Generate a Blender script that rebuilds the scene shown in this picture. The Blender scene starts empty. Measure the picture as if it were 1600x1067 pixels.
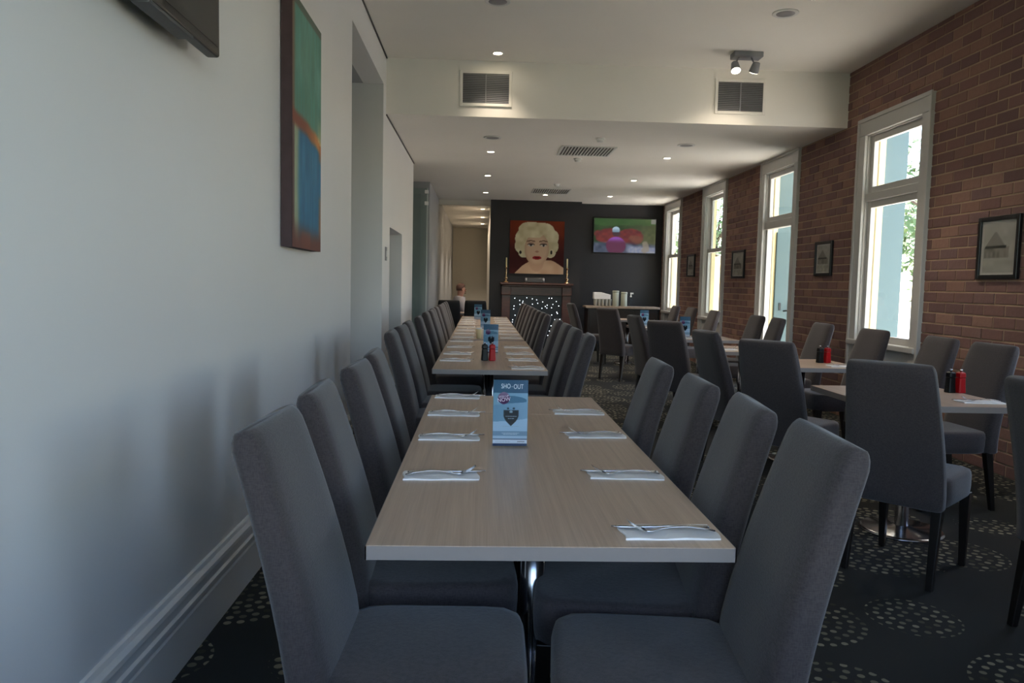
import bpy, bmesh, math, random
from mathutils import Vector, Matrix
random.seed(7)
SC = bpy.context.scene
COL = SC.collection
PI = math.pi

# ------------------------------------------------------------------ camera
YAW, PITCH, ROLL, EYE = 0.04153, 0.07521, 0.022, 1.31
fw = Vector((math.sin(YAW)*math.cos(PITCH), math.cos(YAW)*math.cos(PITCH), -math.sin(PITCH)))
rt = Vector((math.cos(YAW), -math.sin(YAW), 0)); up = rt.cross(fw)
cr = rt*math.cos(ROLL)+up*math.sin(ROLL); cu = up*math.cos(ROLL)-rt*math.sin(ROLL)
cam = bpy.data.cameras.new('camera'); cam.sensor_width = 36; cam.lens = 27.0
cam.clip_start = .02; cam.clip_end = 300
camo = bpy.data.objects.new('camera', cam); COL.objects.link(camo)
M = Matrix((cr, cu, -fw)).transposed().to_4x4(); M.translation = (0, 0, EYE)
camo.matrix_world = M
SC.camera = camo

# ------------------------------------------------------------------ sky, sun, exposure
SC.view_settings.view_transform = 'Standard'; SC.view_settings.look = 'None'
SC.view_settings.gamma = 1.0; SC.view_settings.use_curve_mapping = False
SC.view_settings.exposure = 1.64
w = bpy.data.worlds.new('world'); SC.world = w; w.use_nodes = True
nt = w.node_tree; nt.nodes.clear()
sky = nt.nodes.new('ShaderNodeTexSky'); sky.sky_type = 'NISHITA'; sky.sun_disc = False
sky.sun_elevation = math.radians(52); sky.sun_rotation = math.radians(53); sky.dust_density = 0.6
bg = nt.nodes.new('ShaderNodeBackground'); bg.inputs['Strength'].default_value = 0.38
wo = nt.nodes.new('ShaderNodeOutputWorld')
nt.links.new(sky.outputs[0], bg.inputs[0]); nt.links.new(bg.outputs[0], wo.inputs[0])
sl = bpy.data.lights.new('sun', 'SUN'); sl.energy = 13.0; sl.angle = 0.01; sl.color = (1, .97, .91)
so = bpy.data.objects.new('sun', sl); COL.objects.link(so)
sd = Vector((.8*math.cos(math.radians(52)), .6*math.cos(math.radians(52)), math.sin(math.radians(52))))
so.rotation_euler = sd.to_track_quat('Z', 'Y').to_euler(); so.location = (20, 20, 30)
def portal(name, loc, size, rot):
    l = bpy.data.lights.new(name, 'AREA'); l.shape = 'RECTANGLE'; l.size, l.size_y = size
    l.cycles.is_portal = True
    o = bpy.data.objects.new(name, l); COL.objects.link(o); o.location = loc; o.rotation_euler = rot
cy = SC.cycles
cy.use_denoising = True; cy.max_bounces = 10; cy.diffuse_bounces = 6; cy.glossy_bounces = 4
cy.transparent_max_bounces = 12; cy.caustics_reflective = False; cy.caustics_refractive = False
cy.sample_clamp_indirect = 6.0

# ------------------------------------------------------------------ helpers
def lin(c):
    return tuple((x/12.92 if x <= .04045 else ((x+.055)/1.055)**2.4) for x in c)
def rgb(h):
    return lin((int(h[0:2], 16)/255, int(h[2:4], 16)/255, int(h[4:6], 16)/255))
class NT:
    def __init__(s, name):
        s.m = bpy.data.materials.new(name); s.m.use_nodes = True; s.t = s.m.node_tree
        s.b = s.t.nodes['Principled BSDF']; s.out = s.t.nodes['Material Output']
    def n(s, typ, **k):
        x = s.t.nodes.new(typ)
        for a, v in k.items(): setattr(x, a, v)
        return x
    def l(s, a, b): s.t.links.new(a, b)
    def put(s, inp, v):
        if hasattr(v, 'is_linked') or hasattr(v, 'links'): s.l(v, inp)
        else: inp.default_value = v
    def math(s, op, a, b=0.0, c=None):
        x = s.n('ShaderNodeMath', operation=op); s.put(x.inputs[0], a); s.put(x.inputs[1], b)
        if c is not None: s.put(x.inputs[2], c)
        return x.outputs[0]
    def mix(s, f, a, b):
        x = s.n('ShaderNodeMix', data_type='RGBA'); s.put(x.inputs[0], f)
        s.put(x.inputs[6], a if not isinstance(a, tuple) else (*a[:3], 1)); s.put(x.inputs[7], b if not isinstance(b, tuple) else (*b[:3], 1))
        return x.outputs[2]
    def pos(s): return s.n('ShaderNodeNewGeometry').outputs['Position']
    def objc(s): return s.n('ShaderNodeTexCoord').outputs['Object']
    def vmul(s, v, k):
        x = s.n('ShaderNodeVectorMath', operation='MULTIPLY'); s.put(x.inputs[0], v); x.inputs[1].default_value = k; return x.outputs[0]
    def noise(s, v, scale, detail=3, rough=.5):
        x = s.n('ShaderNodeTexNoise'); s.put(x.inputs['Vector'], v); x.inputs['Scale'].default_value = scale
        x.inputs['Detail'].default_value = detail; x.inputs['Roughness'].default_value = rough; return x.outputs[0]
    def bump(s, h, strength=.2, dist=.01):
        x = s.n('ShaderNodeBump'); x.inputs['Strength'].default_value = strength; x.inputs['Distance'].default_value = dist
        s.l(h, x.inputs['Height']); s.l(x.outputs[0], s.b.inputs['Normal'])
def plain(name, col, rough=.5, metal=0.0, var=.06, nscale=6.0, bump=0.0, bscale=80, spec=.5):
    t = NT(name); c = lin(col) if not isinstance(col, str) else rgb(col)
    v = t.objc(); nz = t.noise(v, nscale)
    t.l(t.mix(nz, tuple(x*(1-var) for x in c), tuple(min(1, x*(1+var)) for x in c)), t.b.inputs['Base Color'])
    t.b.inputs['Roughness'].default_value = rough; t.b.inputs['Metallic'].default_value = metal
    t.b.inputs['Specular IOR Level'].default_value = spec
    if bump: t.bump(t.noise(v, bscale, 4), bump, .004)
    return t.m
def emit(name, col, strength):
    t = NT(name); t.b.inputs['Base Color'].default_value = (*col, 1)
    t.b.inputs['Emission Color'].default_value = (*col, 1); t.b.inputs['Emission Strength'].default_value = strength
    return t.m
def painted(name, rough=.6, emission=0.0, base=True):
    t = NT(name); a = t.n('ShaderNodeVertexColor', layer_name='paint')
    if base: t.l(a.outputs[0], t.b.inputs['Base Color'])
    else: t.b.inputs['Base Color'].default_value = (.01, .01, .012, 1)
    t.b.inputs['Roughness'].default_value = rough; t.b.inputs['Specular IOR Level'].default_value = .12
    if emission:
        t.l(a.outputs[0], t.b.inputs['Emission Color']); t.b.inputs['Emission Strength'].default_value = emission
    return t.m
def glassmat(name, tint=(1, 1, 1), refl=.07):
    t = NT(name); t.t.nodes.remove(t.b)
    a = t.n('ShaderNodeBsdfTransparent'); a.inputs[0].default_value = (*tint, 1)
    g = t.n('ShaderNodeBsdfGlossy'); g.inputs['Roughness'].default_value = .03
    m = t.n('ShaderNodeMixShader'); m.inputs[0].default_value = refl
    t.l(a.outputs[0], m.inputs[1]); t.l(g.outputs[0], m.inputs[2]); t.l(m.outputs[0], t.out.inputs[0])
    return t.m

class MB:
    def __init__(s): s.v = []; s.f = []
    def add(s, vs, fs):
        o = len(s.v); s.v += [tuple(v) for v in vs]; s.f += [tuple(i+o for i in f) for f in fs]; return s
    def box(s, x0, x1, y0, y1, z0, z1):
        vs = [(x, y, z) for x in (x0, x1) for y in (y0, y1) for z in (z0, z1)]
        return s.add(vs, [(0, 1, 3, 2), (4, 6, 7, 5), (0, 4, 5, 1), (2, 3, 7, 6), (0, 2, 6, 4), (1, 5, 7, 3)])
    def loft(s, secs, cap=True, closed=True):
        n = len(secs[0]); vs = [p for q in secs for p in q]; fs = []
        for i in range(len(secs)-1):
            for j in range(n if closed else n-1):
                k = (j+1) % n; fs.append((i*n+j, i*n+k, (i+1)*n+k, (i+1)*n+j))
        if cap: fs += [tuple(range(n))[::-1], tuple(range((len(secs)-1)*n, len(secs)*n))]
        return s.add(vs, fs)
    def lathe(s, prof, n=20, c=(0, 0, 0)):
        return s.loft([[(c[0]+r*math.cos(2*PI*j/n), c[1]+r*math.sin(2*PI*j/n), c[2]+z) for j in range(n)] for r, z in prof])
    def tube(s, pts, r, n=10):
        pts = [Vector(p) for p in pts]; secs = []
        for i, p in enumerate(pts):
            d = (pts[min(i+1, len(pts)-1)]-pts[max(i-1, 0)]).normalized()
            a = d.cross(Vector((0, 0, 1)));  a = a if a.length > .05 else d.cross(Vector((1, 0, 0)))
            a.normalize(); b = d.cross(a); rr = r[i] if isinstance(r, (list, tuple)) else r
            secs.append([p+a*rr*math.cos(2*PI*j/n)+b*rr*math.sin(2*PI*j/n) for j in range(n)])
        return s.loft(secs)
    def prism(s, poly, axis, a, b):
        def P(u, v, w): return {'x': (w, u, v), 'y': (u, w, v), 'z': (u, v, w)}[axis]
        return s.loft([[P(u, v, a) for u, v in poly], [P(u, v, b) for u, v in poly]])
    def mesh(s, name, mat, smooth=False):
        me = bpy.data.meshes.new(name); me.from_pydata(s.v, [], s.f)
        bm = bmesh.new(); bm.from_mesh(me); bmesh.ops.recalc_face_normals(bm, faces=bm.faces); bm.to_mesh(me); bm.free()
        if smooth:
            for p in me.polygons: p.use_smooth = True
        me.materials.append(mat); return me
    def build(s, name, mat, parent=None, loc=(0, 0, 0), rot=(0, 0, 0), smooth=False, bevel=0.0, seg=2):
        o = bpy.data.objects.new(name, s.mesh(name, mat, smooth)); COL.objects.link(o)
        o.location = loc; o.rotation_euler = rot
        if parent: o.parent = parent
        if bevel:
            m = o.modifiers.new('bevel', 'BEVEL'); m.width = bevel; m.segments = seg; m.limit_method = 'ANGLE'; m.angle_limit = .6
        return o
def tag(o, label=None, cat=None, group=None, kind=None):
    if label: o['label'] = label
    if cat: o['category'] = cat
    if group: o['group'] = group
    if kind: o['kind'] = kind
    return o
def empty(name, loc=(0, 0, 0), rz=0.0, label=None, cat=None, group=None, kind=None):
    o = bpy.data.objects.new(name, None); COL.objects.link(o); o.location = loc; o.rotation_euler = (0, 0, rz)
    o.empty_display_size = .1
    return tag(o, label, cat, group, kind)
def copy_tree(o, parent=None):
    c = o.copy(); COL.objects.link(c)
    if parent: c.parent = parent
    for ch in o.children: copy_tree(ch, c)
    return c
def inst(mesh, name, parent=None, loc=(0, 0, 0), rot=(0, 0, 0)):
    o = bpy.data.objects.new(name, mesh); COL.objects.link(o); o.location = loc; o.rotation_euler = rot
    if parent: o.parent = parent
    return o
def panel(name, mat, w, h, nx, ny, fn, parent=None, loc=(0, 0, 0), rot=(0, 0, 0)):
    """flat printed surface in its own X-Z plane, front towards -Y, colour per vertex from fn(u, v) (sRGB)"""
    vs = [(-w/2+w*i/nx, 0, h*j/ny) for j in range(ny+1) for i in range(nx+1)]
    fs = [(j*(nx+1)+i, j*(nx+1)+i+1, (j+1)*(nx+1)+i+1, (j+1)*(nx+1)+i) for j in range(ny) for i in range(nx)]
    me = bpy.data.meshes.new(name); me.from_pydata(vs, [], fs)
    ca = me.color_attributes.new('paint', 'FLOAT_COLOR', 'POINT')
    d = []
    for j in range(ny+1):
        for i in range(nx+1): d += [*lin(tuple(min(1, max(0, c)) for c in fn(i/nx, j/ny))), 1.0]
    ca.data.foreach_set('color', d); me.materials.append(mat)
    o = bpy.data.objects.new(name, me); COL.objects.link(o); o.location = loc; o.rotation_euler = rot
    if parent: o.parent = parent
    return o
def text(name, body, size, mat, parent, loc, rot=(PI/2, 0, 0), sx=1.0, sy=1.0):
    cu_ = bpy.data.curves.new(name, 'FONT'); cu_.body = body; cu_.size = size; cu_.align_x = 'CENTER'; cu_.align_y = 'CENTER'
    cu_.extrude = .0001
    t = bpy.data.objects.new(name+'_t', cu_); COL.objects.link(t)
    dg = bpy.context.evaluated_depsgraph_get(); me = bpy.data.meshes.new_from_object(t.evaluated_get(dg))
    bpy.data.objects.remove(t); bpy.data.curves.remove(cu_)
    me.materials.clear(); me.materials.append(mat); me.name = name
    o = bpy.data.objects.new(name, me); COL.objects.link(o); o.parent = parent; o.location = loc; o.rotation_euler = rot; o.scale = (sx, sy, 1)
    return o
def vnoise(x, y, seed=0):
    def h(i, j):
        n = (i*374761393+j*668265263+seed*974711) & 0xffffffff; n = ((n ^ (n >> 13))*1274126177) & 0xffffffff
        return ((n ^ (n >> 16)) & 0xffff)/65535
    i, j = math.floor(x), math.floor(y); a, b = x-i, y-j; a = a*a*(3-2*a); b = b*b*(3-2*b)
    return (h(i, j)*(1-a)+h(i+1, j)*a)*(1-b)+(h(i, j+1)*(1-a)+h(i+1, j+1)*a)*b
def sm(e0, e1, x):
    t = min(1, max(0, (x-e0)/(e1-e0))); return t*t*(3-2*t)
def lerp(a, b, t): return tuple(p+(q-p)*t for p, q in zip(a, b))
ORD = ['first', 'second', 'third', 'fourth', 'fifth']

# ------------------------------------------------------------------ materials
def wall_material(name, col, rough, bumps=.06):
    t = NT(name); p = t.pos(); nz = t.noise(p, 1.3, 4); c = lin(col)
    t.l(t.mix(nz, tuple(x*.95 for x in c), tuple(min(1, x*1.03) for x in c)), t.b.inputs['Base Color'])
    t.b.inputs['Roughness'].default_value = rough
    t.bump(t.noise(p, 260, 2), bumps, .002); return t.m
M_wall = wall_material('white_satin_paint', (.88, .88, .88), .36)
M_ceil = wall_material('ceiling_paint', (.95, .935, .91), .85)
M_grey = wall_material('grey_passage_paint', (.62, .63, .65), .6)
M_warm = wall_material('warm_white_paint', (.84, .81, .76), .7)
M_dark = wall_material('charcoal_wall_paint', (.155, .15, .165), .6)
M_trim = plain('white_gloss_trim', (.86, .86, .85), .35, var=.02)
M_frame = plain('window_frame_paint', (.76, .75, .735), .4, var=.03)
M_cream = plain('cream_exterior_paint', (.93, .87, .68), .6, var=.03)
M_teal = plain('pale_teal_render', (.335, .415, .425), .7, var=.04, nscale=2)
M_conc = plain('pale_concrete', (.78, .76, .72), .8, var=.08, nscale=1)
M_glass = glassmat('window_glass')
M_chrome = plain('chrome', (.75, .75, .77), .18, 1.0, var=.03)
M_steel = plain('cutlery_steel', (.78, .78, .80), .22, 1.0, var=.02)
M_black = plain('black_plastic', (.045, .045, .05), .35, var=.1)
M_blackmat = plain('black_fabric', (.07, .07, .08), .8, var=.15, nscale=60)
M_napkin = plain('white_paper_napkin', (.93, .93, .94), .8, var=.02, nscale=30, bump=.15, bscale=300)
M_red = plain('red_acrylic', (.66, .05, .08), .4, var=.05, spec=.25)
M_blk = plain('black_acrylic', (.05, .055, .06), .4, var=.05, spec=.25)
M_leg = plain('dark_stained_wood', (.10, .075, .06), .4, var=.2, nscale=30)
M_brass = plain('aged_brass', (.80, .66, .50), .2, 1.0, var=.05)
M_white = plain('white_plastic', (.88, .88, .87), .45, var=.02)
M_greymetal = plain('grey_grille_metal', (.56, .56, .58), .5, .2, var=.04)
M_greydark = plain('dark_grey_metal', (.32, .32, .33), .5, .3, var=.05)
M_acryl = glassmat('clear_acrylic', (.95, .97, .98), .012)
M_lamp = emit('lamp_lens', (1.0, .86, .62), 14.0)
def fabric():
    t = NT('charcoal_woven_fabric'); v = t.objc()
    a = t.noise(t.vmul(v, (420, 420, 90)), 1, 2); b = t.noise(t.vmul(v, (90, 90, 420)), 1, 2)
    h = t.math('ADD', a, b); big = t.noise(v, 5, 3)
    f = t.math('MULTIPLY', t.math('SUBTRACT', h, .55), 1.6)
    c = t.mix(f, lin((.178, .155, .158)), lin((.28, .25, .25)))
    t.l(t.mix(t.math('MULTIPLY', big, .35), c, lin((.22, .20, .205))), t.b.inputs['Base Color'])
    t.b.inputs['Roughness'].default_value = .9; t.b.inputs['Specular IOR Level'].default_value = .25
    t.b.inputs['Sheen Weight'].default_value = .25; t.b.inputs['Sheen Roughness'].default_value = .5
    t.bump(h, .35, .002); return t.m
M_fabric = fabric()
def woodgrain(name, c0, c1, rough, k=(70, 1.6, 20)):
    t = NT(name); v = t.objc(); g = t.noise(t.vmul(v, k), 1, 5, .62); g2 = t.noise(t.vmul(v, (k[0]*4, k[1]*2, k[2]*3)), 1, 3)
    f = t.math('ADD', t.math('MULTIPLY', g, 1.3), t.math('MULTIPLY', g2, .5)); f = t.math('SUBTRACT', f, .42)
    x = t.n('ShaderNodeClamp'); t.l(f, x.inputs[0])
    t.l(t.mix(x.outputs[0], lin(c0), lin(c1)), t.b.inputs['Base Color']); t.b.inputs['Roughness'].default_value = rough
    t.bump(g2, .05, .001); return t.m
M_table = woodgrain('greige_wood_laminate', (.60, .515, .455), (.77, .685, .615), .34)
M_edge = plain('pale_laminate_edge', (.53, .495, .485), .4, var=.04, nscale=60)
M_mahog = woodgrain('mahogany', (.20, .085, .055), (.36, .17, .11), .35, (8, 8, 40))
M_darkwood = woodgrain('dark_timber', (.10, .07, .06), (.20, .14, .11), .4, (8, 30, 40))
def carpet():
    t = NT('dotted_ring_carpet'); p = t.pos()
    vo = t.n('ShaderNodeTexVoronoi', voronoi_dimensions='2D'); t.l(p, vo.inputs['Vector'])
    vo.inputs['Scale'].default_value = 1.75; vo.inputs['Randomness'].default_value = .55
    sub = t.n('ShaderNodeVectorMath', operation='SUBTRACT'); t.l(p, sub.inputs[0]); t.l(vo.outputs['Position'], sub.inputs[1])
    s = t.n('ShaderNodeSeparateXYZ'); t.l(sub.outputs[0], s.inputs[0]); x, y = s.outputs[0], s.outputs[1]
    r = t.math('SQRT', t.math('ADD', t.math('MULTIPLY', x, x), t.math('MULTIPLY', y, y)))
    dr = .046; k = t.math('ROUND', t.math('DIVIDE', r, dr)); rr = t.math('SUBTRACT', r, t.math('MULTIPLY', k, dr))
    n = t.math('MAXIMUM', t.math('ROUND', t.math('MULTIPLY', k, 6.0)), 1.0)
    ang = t.math('DIVIDE', t.math('ARCTAN2', y, x), 2*PI)
    q = t.math('MULTIPLY', t.math('ADD', ang, t.math('MULTIPLY', k, .137)), n)
    fr = t.math('SUBTRACT', t.math('SUBTRACT', q, t.math('FLOOR', q)), .5)
    arc = t.math('DIVIDE', t.math('MULTIPLY', t.math('MULTIPLY', fr, 2*PI), r), n)
    d = t.math('SQRT', t.math('ADD', t.math('MULTIPLY', rr, rr), t.math('MULTIPLY', arc, arc)))
    sc = t.n('ShaderNodeSeparateColor'); t.l(vo.outputs['Color'], sc.inputs[0])
    rmax = t.math('ADD', t.math('MULTIPLY', sc.outputs[0], .17), .15)
    size = t.math('ADD', t.math('MULTIPLY', sc.outputs[1], .004), .0115)
    dot = t.math('MULTIPLY', t.math('LESS_THAN', d, size), t.math('LESS_THAN', r, rmax))
    dot = t.math('MULTIPLY', dot, t.math('GREATER_THAN', k, .5))
    cb = t.n('ShaderNodeCombineXYZ'); t.l(k, cb.inputs[0]); t.l(t.math('FLOOR', q), cb.inputs[1]); t.l(sc.outputs[2], cb.inputs[2])
    wn = t.n('ShaderNodeTexWhiteNoise', noise_dimensions='3D'); t.l(cb.outputs[0], wn.inputs[0])
    dc = t.mix(wn.outputs[0], lin((.20, .20, .18)), lin((.58, .56, .49)))
    pile = t.noise(p, 500, 2)
    base = t.mix(pile, lin((.145, .15, .15)), lin((.22, .228, .228)))
    t.l(t.mix(dot, base, dc), t.b.inputs['Base Color']); t.b.inputs['Roughness'].default_value = .95
    t.b.inputs['Specular IOR Level'].default_value = .15; t.bump(pile, .5, .004); return t.m
M_carpet = carpet()
def brickmat():
    t = NT('old_red_brick'); p = t.pos(); s = t.n('ShaderNodeSeparateXYZ'); t.l(p, s.inputs[0])
    kz = t.math('FLOOR', t.math('DIVIDE', s.outputs[2], .088))
    off = t.math('MULTIPLY', t.math('MODULO', kz, 2.0), .12)
    ky = t.math('FLOOR', t.math('DIVIDE', t.math('ADD', s.outputs[1], off), .24))
    cb = t.n('ShaderNodeCombineXYZ'); t.l(ky, cb.inputs[0]); t.l(kz, cb.inputs[1])
    wn = t.n('ShaderNodeTexWhiteNoise', noise_dimensions='2D'); t.l(cb.outputs[0], wn.inputs[0])
    nz = t.noise(p, 28, 5, .65); nb = t.noise(p, 1.1, 3)
    rp = t.n('ShaderNodeValToRGB'); t.l(wn.outputs[0], rp.inputs[0]); e = rp.color_ramp.elements
    e[0].color = (*lin((.45, .335, .33)), 1); e[1].color = (*lin((.65, .50, .44)), 1)
    for pp, cc in ((.35, (.54, .395, .365)), (.6, (.49, .38, .375)), (.8, (.60, .45, .385))):
        a = e.new(pp); a.color = (*lin(cc), 1)
    c = t.mix(t.math('MULTIPLY', nz, .55), rp.outputs[0], lin((.42, .35, .34)))
    c = t.mix(t.math('MULTIPLY', nb, .25), c, lin((.48, .30, .22)))
    t.l(c, t.b.inputs['Base Color']); t.b.inputs['Roughness'].default_value = .85; t.bump(nz, .5, .006); return t.m
M_brick = brickmat()
M_mortar = plain('lime_mortar', (.68, .58, .48), .95, var=.25, nscale=14, bump=.4)

# ------------------------------------------------------------------ room shell
XL, XR, YN, YB = -1.0, 3.78, -0.05, 16.1
ZH, ZL, YBEAM = 3.56, 3.0, 8.0
def struct(name, mb, mat, label, cat='wall', **k):
    return tag(mb.build(name, mat, **k), label, cat, kind='structure')
struct('floor', MB().box(-3.2, 3.95, -.3, 24.2, -.12, 0), M_carpet, 'dark carpet with rings of pale dots across the whole room', 'floor')
struct('ceiling', MB().box(-3.2, 3.95, -.3, YBEAM, ZH, ZH+.15), M_ceil, 'high off-white ceiling over the nearer half of the room', 'ceiling')
struct('ceiling_lower', MB().box(-3.2, 3.95, YBEAM, 24.2, ZL, ZH+.15), M_ceil, 'lower off-white ceiling with step-down bulkhead over the far half', 'ceiling')
O0, O1, OH = 5.95, 7.80, 3.25      # wide opening in the left wall
H0, H1, HH = 8.42, 9.70, 1.89      # low opening further on
YE = 11.2
wl = MB().box(-1.2, XL, -.3, O0, 0, ZH).box(-1.2, XL, O0, O1, OH, ZH).box(-1.2, XL, O1, YBEAM, 0, ZH).box(-1.2, XL, YBEAM, H0, 0, ZL)
wl.box(-1.2, XL, H0, H1, HH, ZL).box(-1.2, XL, H1, YE, 0, ZL)
struct('wall_left', wl, M_wall, 'long white satin-painted wall with a painting and tall openings')
struct('wall_alcove_far', MB().box(-3.2, -1.2, O1, O1+.15, 0, OH+.05), M_wall, 'pale wall at the far side of the tall opening')
struct('wall_alcove_near', MB().box(-3.2, -1.2, O0-.15, O0, 0, OH+.05), M_wall, 'pale wall hidden at the near side of the tall opening')
struct('wall_alcove_end', MB().box(-3.35, -3.2, O0-.15, O1+.15, 0, OH+.05), M_wall, 'end wall inside the tall opening')
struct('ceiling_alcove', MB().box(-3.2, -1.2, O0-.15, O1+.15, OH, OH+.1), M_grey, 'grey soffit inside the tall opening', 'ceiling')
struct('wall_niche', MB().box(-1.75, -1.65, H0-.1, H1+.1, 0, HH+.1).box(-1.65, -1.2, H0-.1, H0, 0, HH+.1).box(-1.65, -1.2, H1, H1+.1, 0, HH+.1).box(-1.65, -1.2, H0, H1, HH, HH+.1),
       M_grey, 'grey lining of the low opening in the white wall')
# passage beyond the dining room
struct('wall_passage_return', MB().box(-3.2, -.90, 13.25, 13.4, 0, ZL), M_grey, 'grey return wall behind the frameless glass door')
struct('wall_passage_left', MB().box(-1.05, -.90, 13.4, 24.0, 0, ZL), M_grey, 'grey wall along the left of the far passage')
struct('wall_passage_right', MB().box(.17, .32, 16.1, 24.0, 0, ZL), M_warm, 'warm white wall along the right of the far passage')
struct('wall_passage_end', MB().box(-1.05, .32, 24.0, 24.15, 0, ZL), M_warm, 'warm white end wall of the far passage')
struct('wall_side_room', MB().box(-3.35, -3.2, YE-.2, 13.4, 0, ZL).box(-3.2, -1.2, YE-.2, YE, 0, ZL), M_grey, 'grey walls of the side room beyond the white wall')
struct('trim_1', MB().box(-.90, .17, 16.0, 16.14, 2.9, ZL), M_ceil, 'shallow off-white bulkhead over the far passage', 'bulkhead')
# dark back wall with chimney breast
struct('wall_back', MB().box(.17, 3.95, YB, YB+.15, 0, ZL), M_dark, 'charcoal-painted back wall carrying the television')
struct('wall_chimney_breast', MB().box(.165, 2.02, 15.75, YB, 0, ZL), M_dark, 'charcoal chimney breast behind the fireplace')
# near wall, where the windows that light the foreground are
wn_ = MB()
NW = [(-.94, 1.25), (1.75, 3.35)]
xs = [-1.2] + [v for a in NW for v in a] + [3.95]
for i in range(0, len(xs), 2): wn_.box(xs[i], xs[i+1], -.30, -.05, 0, ZH)
for a, b in NW: wn_.box(a, b, -.30, -.05, 0, .78).box(a, b, -.30, -.05, 2.95, ZH)
struct('wall_near', wn_, M_wall, 'white wall with tall front windows behind the nearest table')
for a, b in NW: portal('front_window_portal', ((a+b)/2, -.28, 1.865), (b-a, 2.17), (PI/2, 0, 0))

# tall moulded skirting on the left wall
prof = [(0, 0), (.024, 0), (.024, .150), (.020, .158), (.020, .172), (.030, .180), (.030, .192), (.022, .200), (.022, .228), (.030, .236), (.028, .250), (.016, .262), (.010, .275), (0, .278)]
sk = MB()
for a, b in ((-.05, O0), (O1, H0), (H1, YE)):
    sk.loft([[(XL+x, y, z) for x, z in prof] for y in (a, b)])
struct('baseboard_left', sk, M_trim, 'tall white moulded skirting along the white wall', 'skirting')
# dark strip painted in for the shadow gap between left wall and ceilings
struct('shadow_gap_strip', MB().box(XL, XL+.012, 0, YBEAM, ZH-.012, ZH-.001).box(XL, XL+.012, YBEAM+.01, YE, ZL-.012, ZL-.001), M_greydark, 'thin dark strip in place of the shadow line between white wall and ceilings', 'trim')
tag(MB().box(XL, XL+.012, 8.02, 8.12, 1.52, 1.66).build('switch_plate', M_greymetal, bevel=.003), 'small grey switch plate on the white wall before the low opening', 'switch plate')
sp = bpy.data.objects['switch_plate']
MB().box(XL+.012, XL+.018, 8.05, 8.09, 1.56, 1.62).build('rocker', M_white, sp)

# ------------------------------------------------------------------ brick wall with windows
# (near edge, far edge of the architrave, kind)
WIN = [(3.72, 4.98, 'tall'), (6.43, 7.69, 'tall'), (9.14, 10.38, 'door'), (11.86, 13.10, 'sash'), (14.54, 15.80, 'sash')]
ARC, WTOP, XO = .14, 3.00, 3.93
wr = empty('wall_right', (0, 0, 0), 0, 'long exposed red brick wall with tall white-framed windows', 'wall', kind='structure')
mb = MB(); y = -.05
for a, b, k in WIN:
    mb.box(XR+.0045, XO, y, a+ARC, 0, ZH); mb.box(XR+.0045, XO, a+ARC, b-ARC, WTOP-ARC-.02, ZH); y = b-ARC
    if k != 'door': mb.box(XR+.03, XO, a+ARC, b-ARC, 0, .80)
mb.box(XR+.0045, XO, y, YB, 0, ZH)
mb.build('mortar', M_mortar, wr)
def cuts(y0, y1, z0, z1):
    segs = [(y0, y1)]
    for a, b, k in WIN:
        if z0 < WTOP-.02:
            segs = [s for p, q in segs for s in ((p, min(q, a+.02)), (max(p, b-.02), q)) if s[1]-s[0] > .012]
    return segs
CH, BL, JT = .088, .24, .011
bricks = []
for kz in range(int(ZH/CH)+1):
    z0, z1 = kz*CH+JT/2, min((kz+1)*CH-JT/2, ZH-.002)
    if z1-z0 < .02: continue
    off = .12*(kz % 2); ky = -1
    while True:
        y0 = ky*BL-off+JT/2; y1 = y0+BL-JT; ky += 1
        if y0 > YB: break
        top = ZH if y0 < YBEAM else ZL
        if z0 > top or y1 < .0: continue
        for p, q in cuts(max(y0, 0), min(y1, YB-.002), z0, z1): bricks.append((p, q, z0, z1))
def brick_mb(p, q, z0, z1, m, xo=0.0):
    c = .0035; x = XR-.001+xo; xb = XR+.012
    vs = [(xb, p, z0), (xb, q, z0), (xb, q, z1), (xb, p, z1), (x+c, p, z0), (x+c, q, z0), (x+c, q, z1), (x+c, p, z1), (x, p+c, z0+c), (x, q-c, z0+c), (x, q-c, z1-c), (x, p+c, z1-c)]
    fs = [(8, 9, 10, 11)]
    for o in (0, 4): fs += [(o+i, o+(i+1) % 4, o+4+(i+1) % 4, o+4+i) for i in range(4)]
    return m.add(vs, fs)
def in_view(b):
    yc, zc = (b[0]+b[1])/2, (b[2]+b[3])/2; v = Vector((XR, yc, zc-EYE)); d = v.dot(fw)
    return 5.3 < yc < 12 and abs(v.dot(cr)/d) < .667 and abs(v.dot(cu)/d) < .445 and (zc > .75)
vis = sorted([b for b in bricks if in_view(b)], key=lambda b: -(b[1]-b[0])/b[0]**3)[:300]
vset = set(vis); rest = MB(); full = {}
for b in bricks:
    if b not in vset: brick_mb(*b, rest, random.uniform(-.0025, .0025))
tag(rest.build('brick_courses', M_brick, wr), kind='stuff')
for b in vis:
    key = (round(b[1]-b[0], 3), round(b[3]-b[2], 3))
    if key not in full: full[key] = brick_mb(0, b[1]-b[0], 0, b[3]-b[2], MB()).mesh('brick', M_brick)
    inst(full[key], 'brick', wr, (random.uniform(-.0025, .0025), b[0], b[2]))
struct('ceiling_edge_right', MB().box(XR-.02, XR+.03, 0, YBEAM, ZH-.006, ZH), M_ceil, 'edge strip where ceiling meets the brick wall', 'ceiling') if False else None

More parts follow.
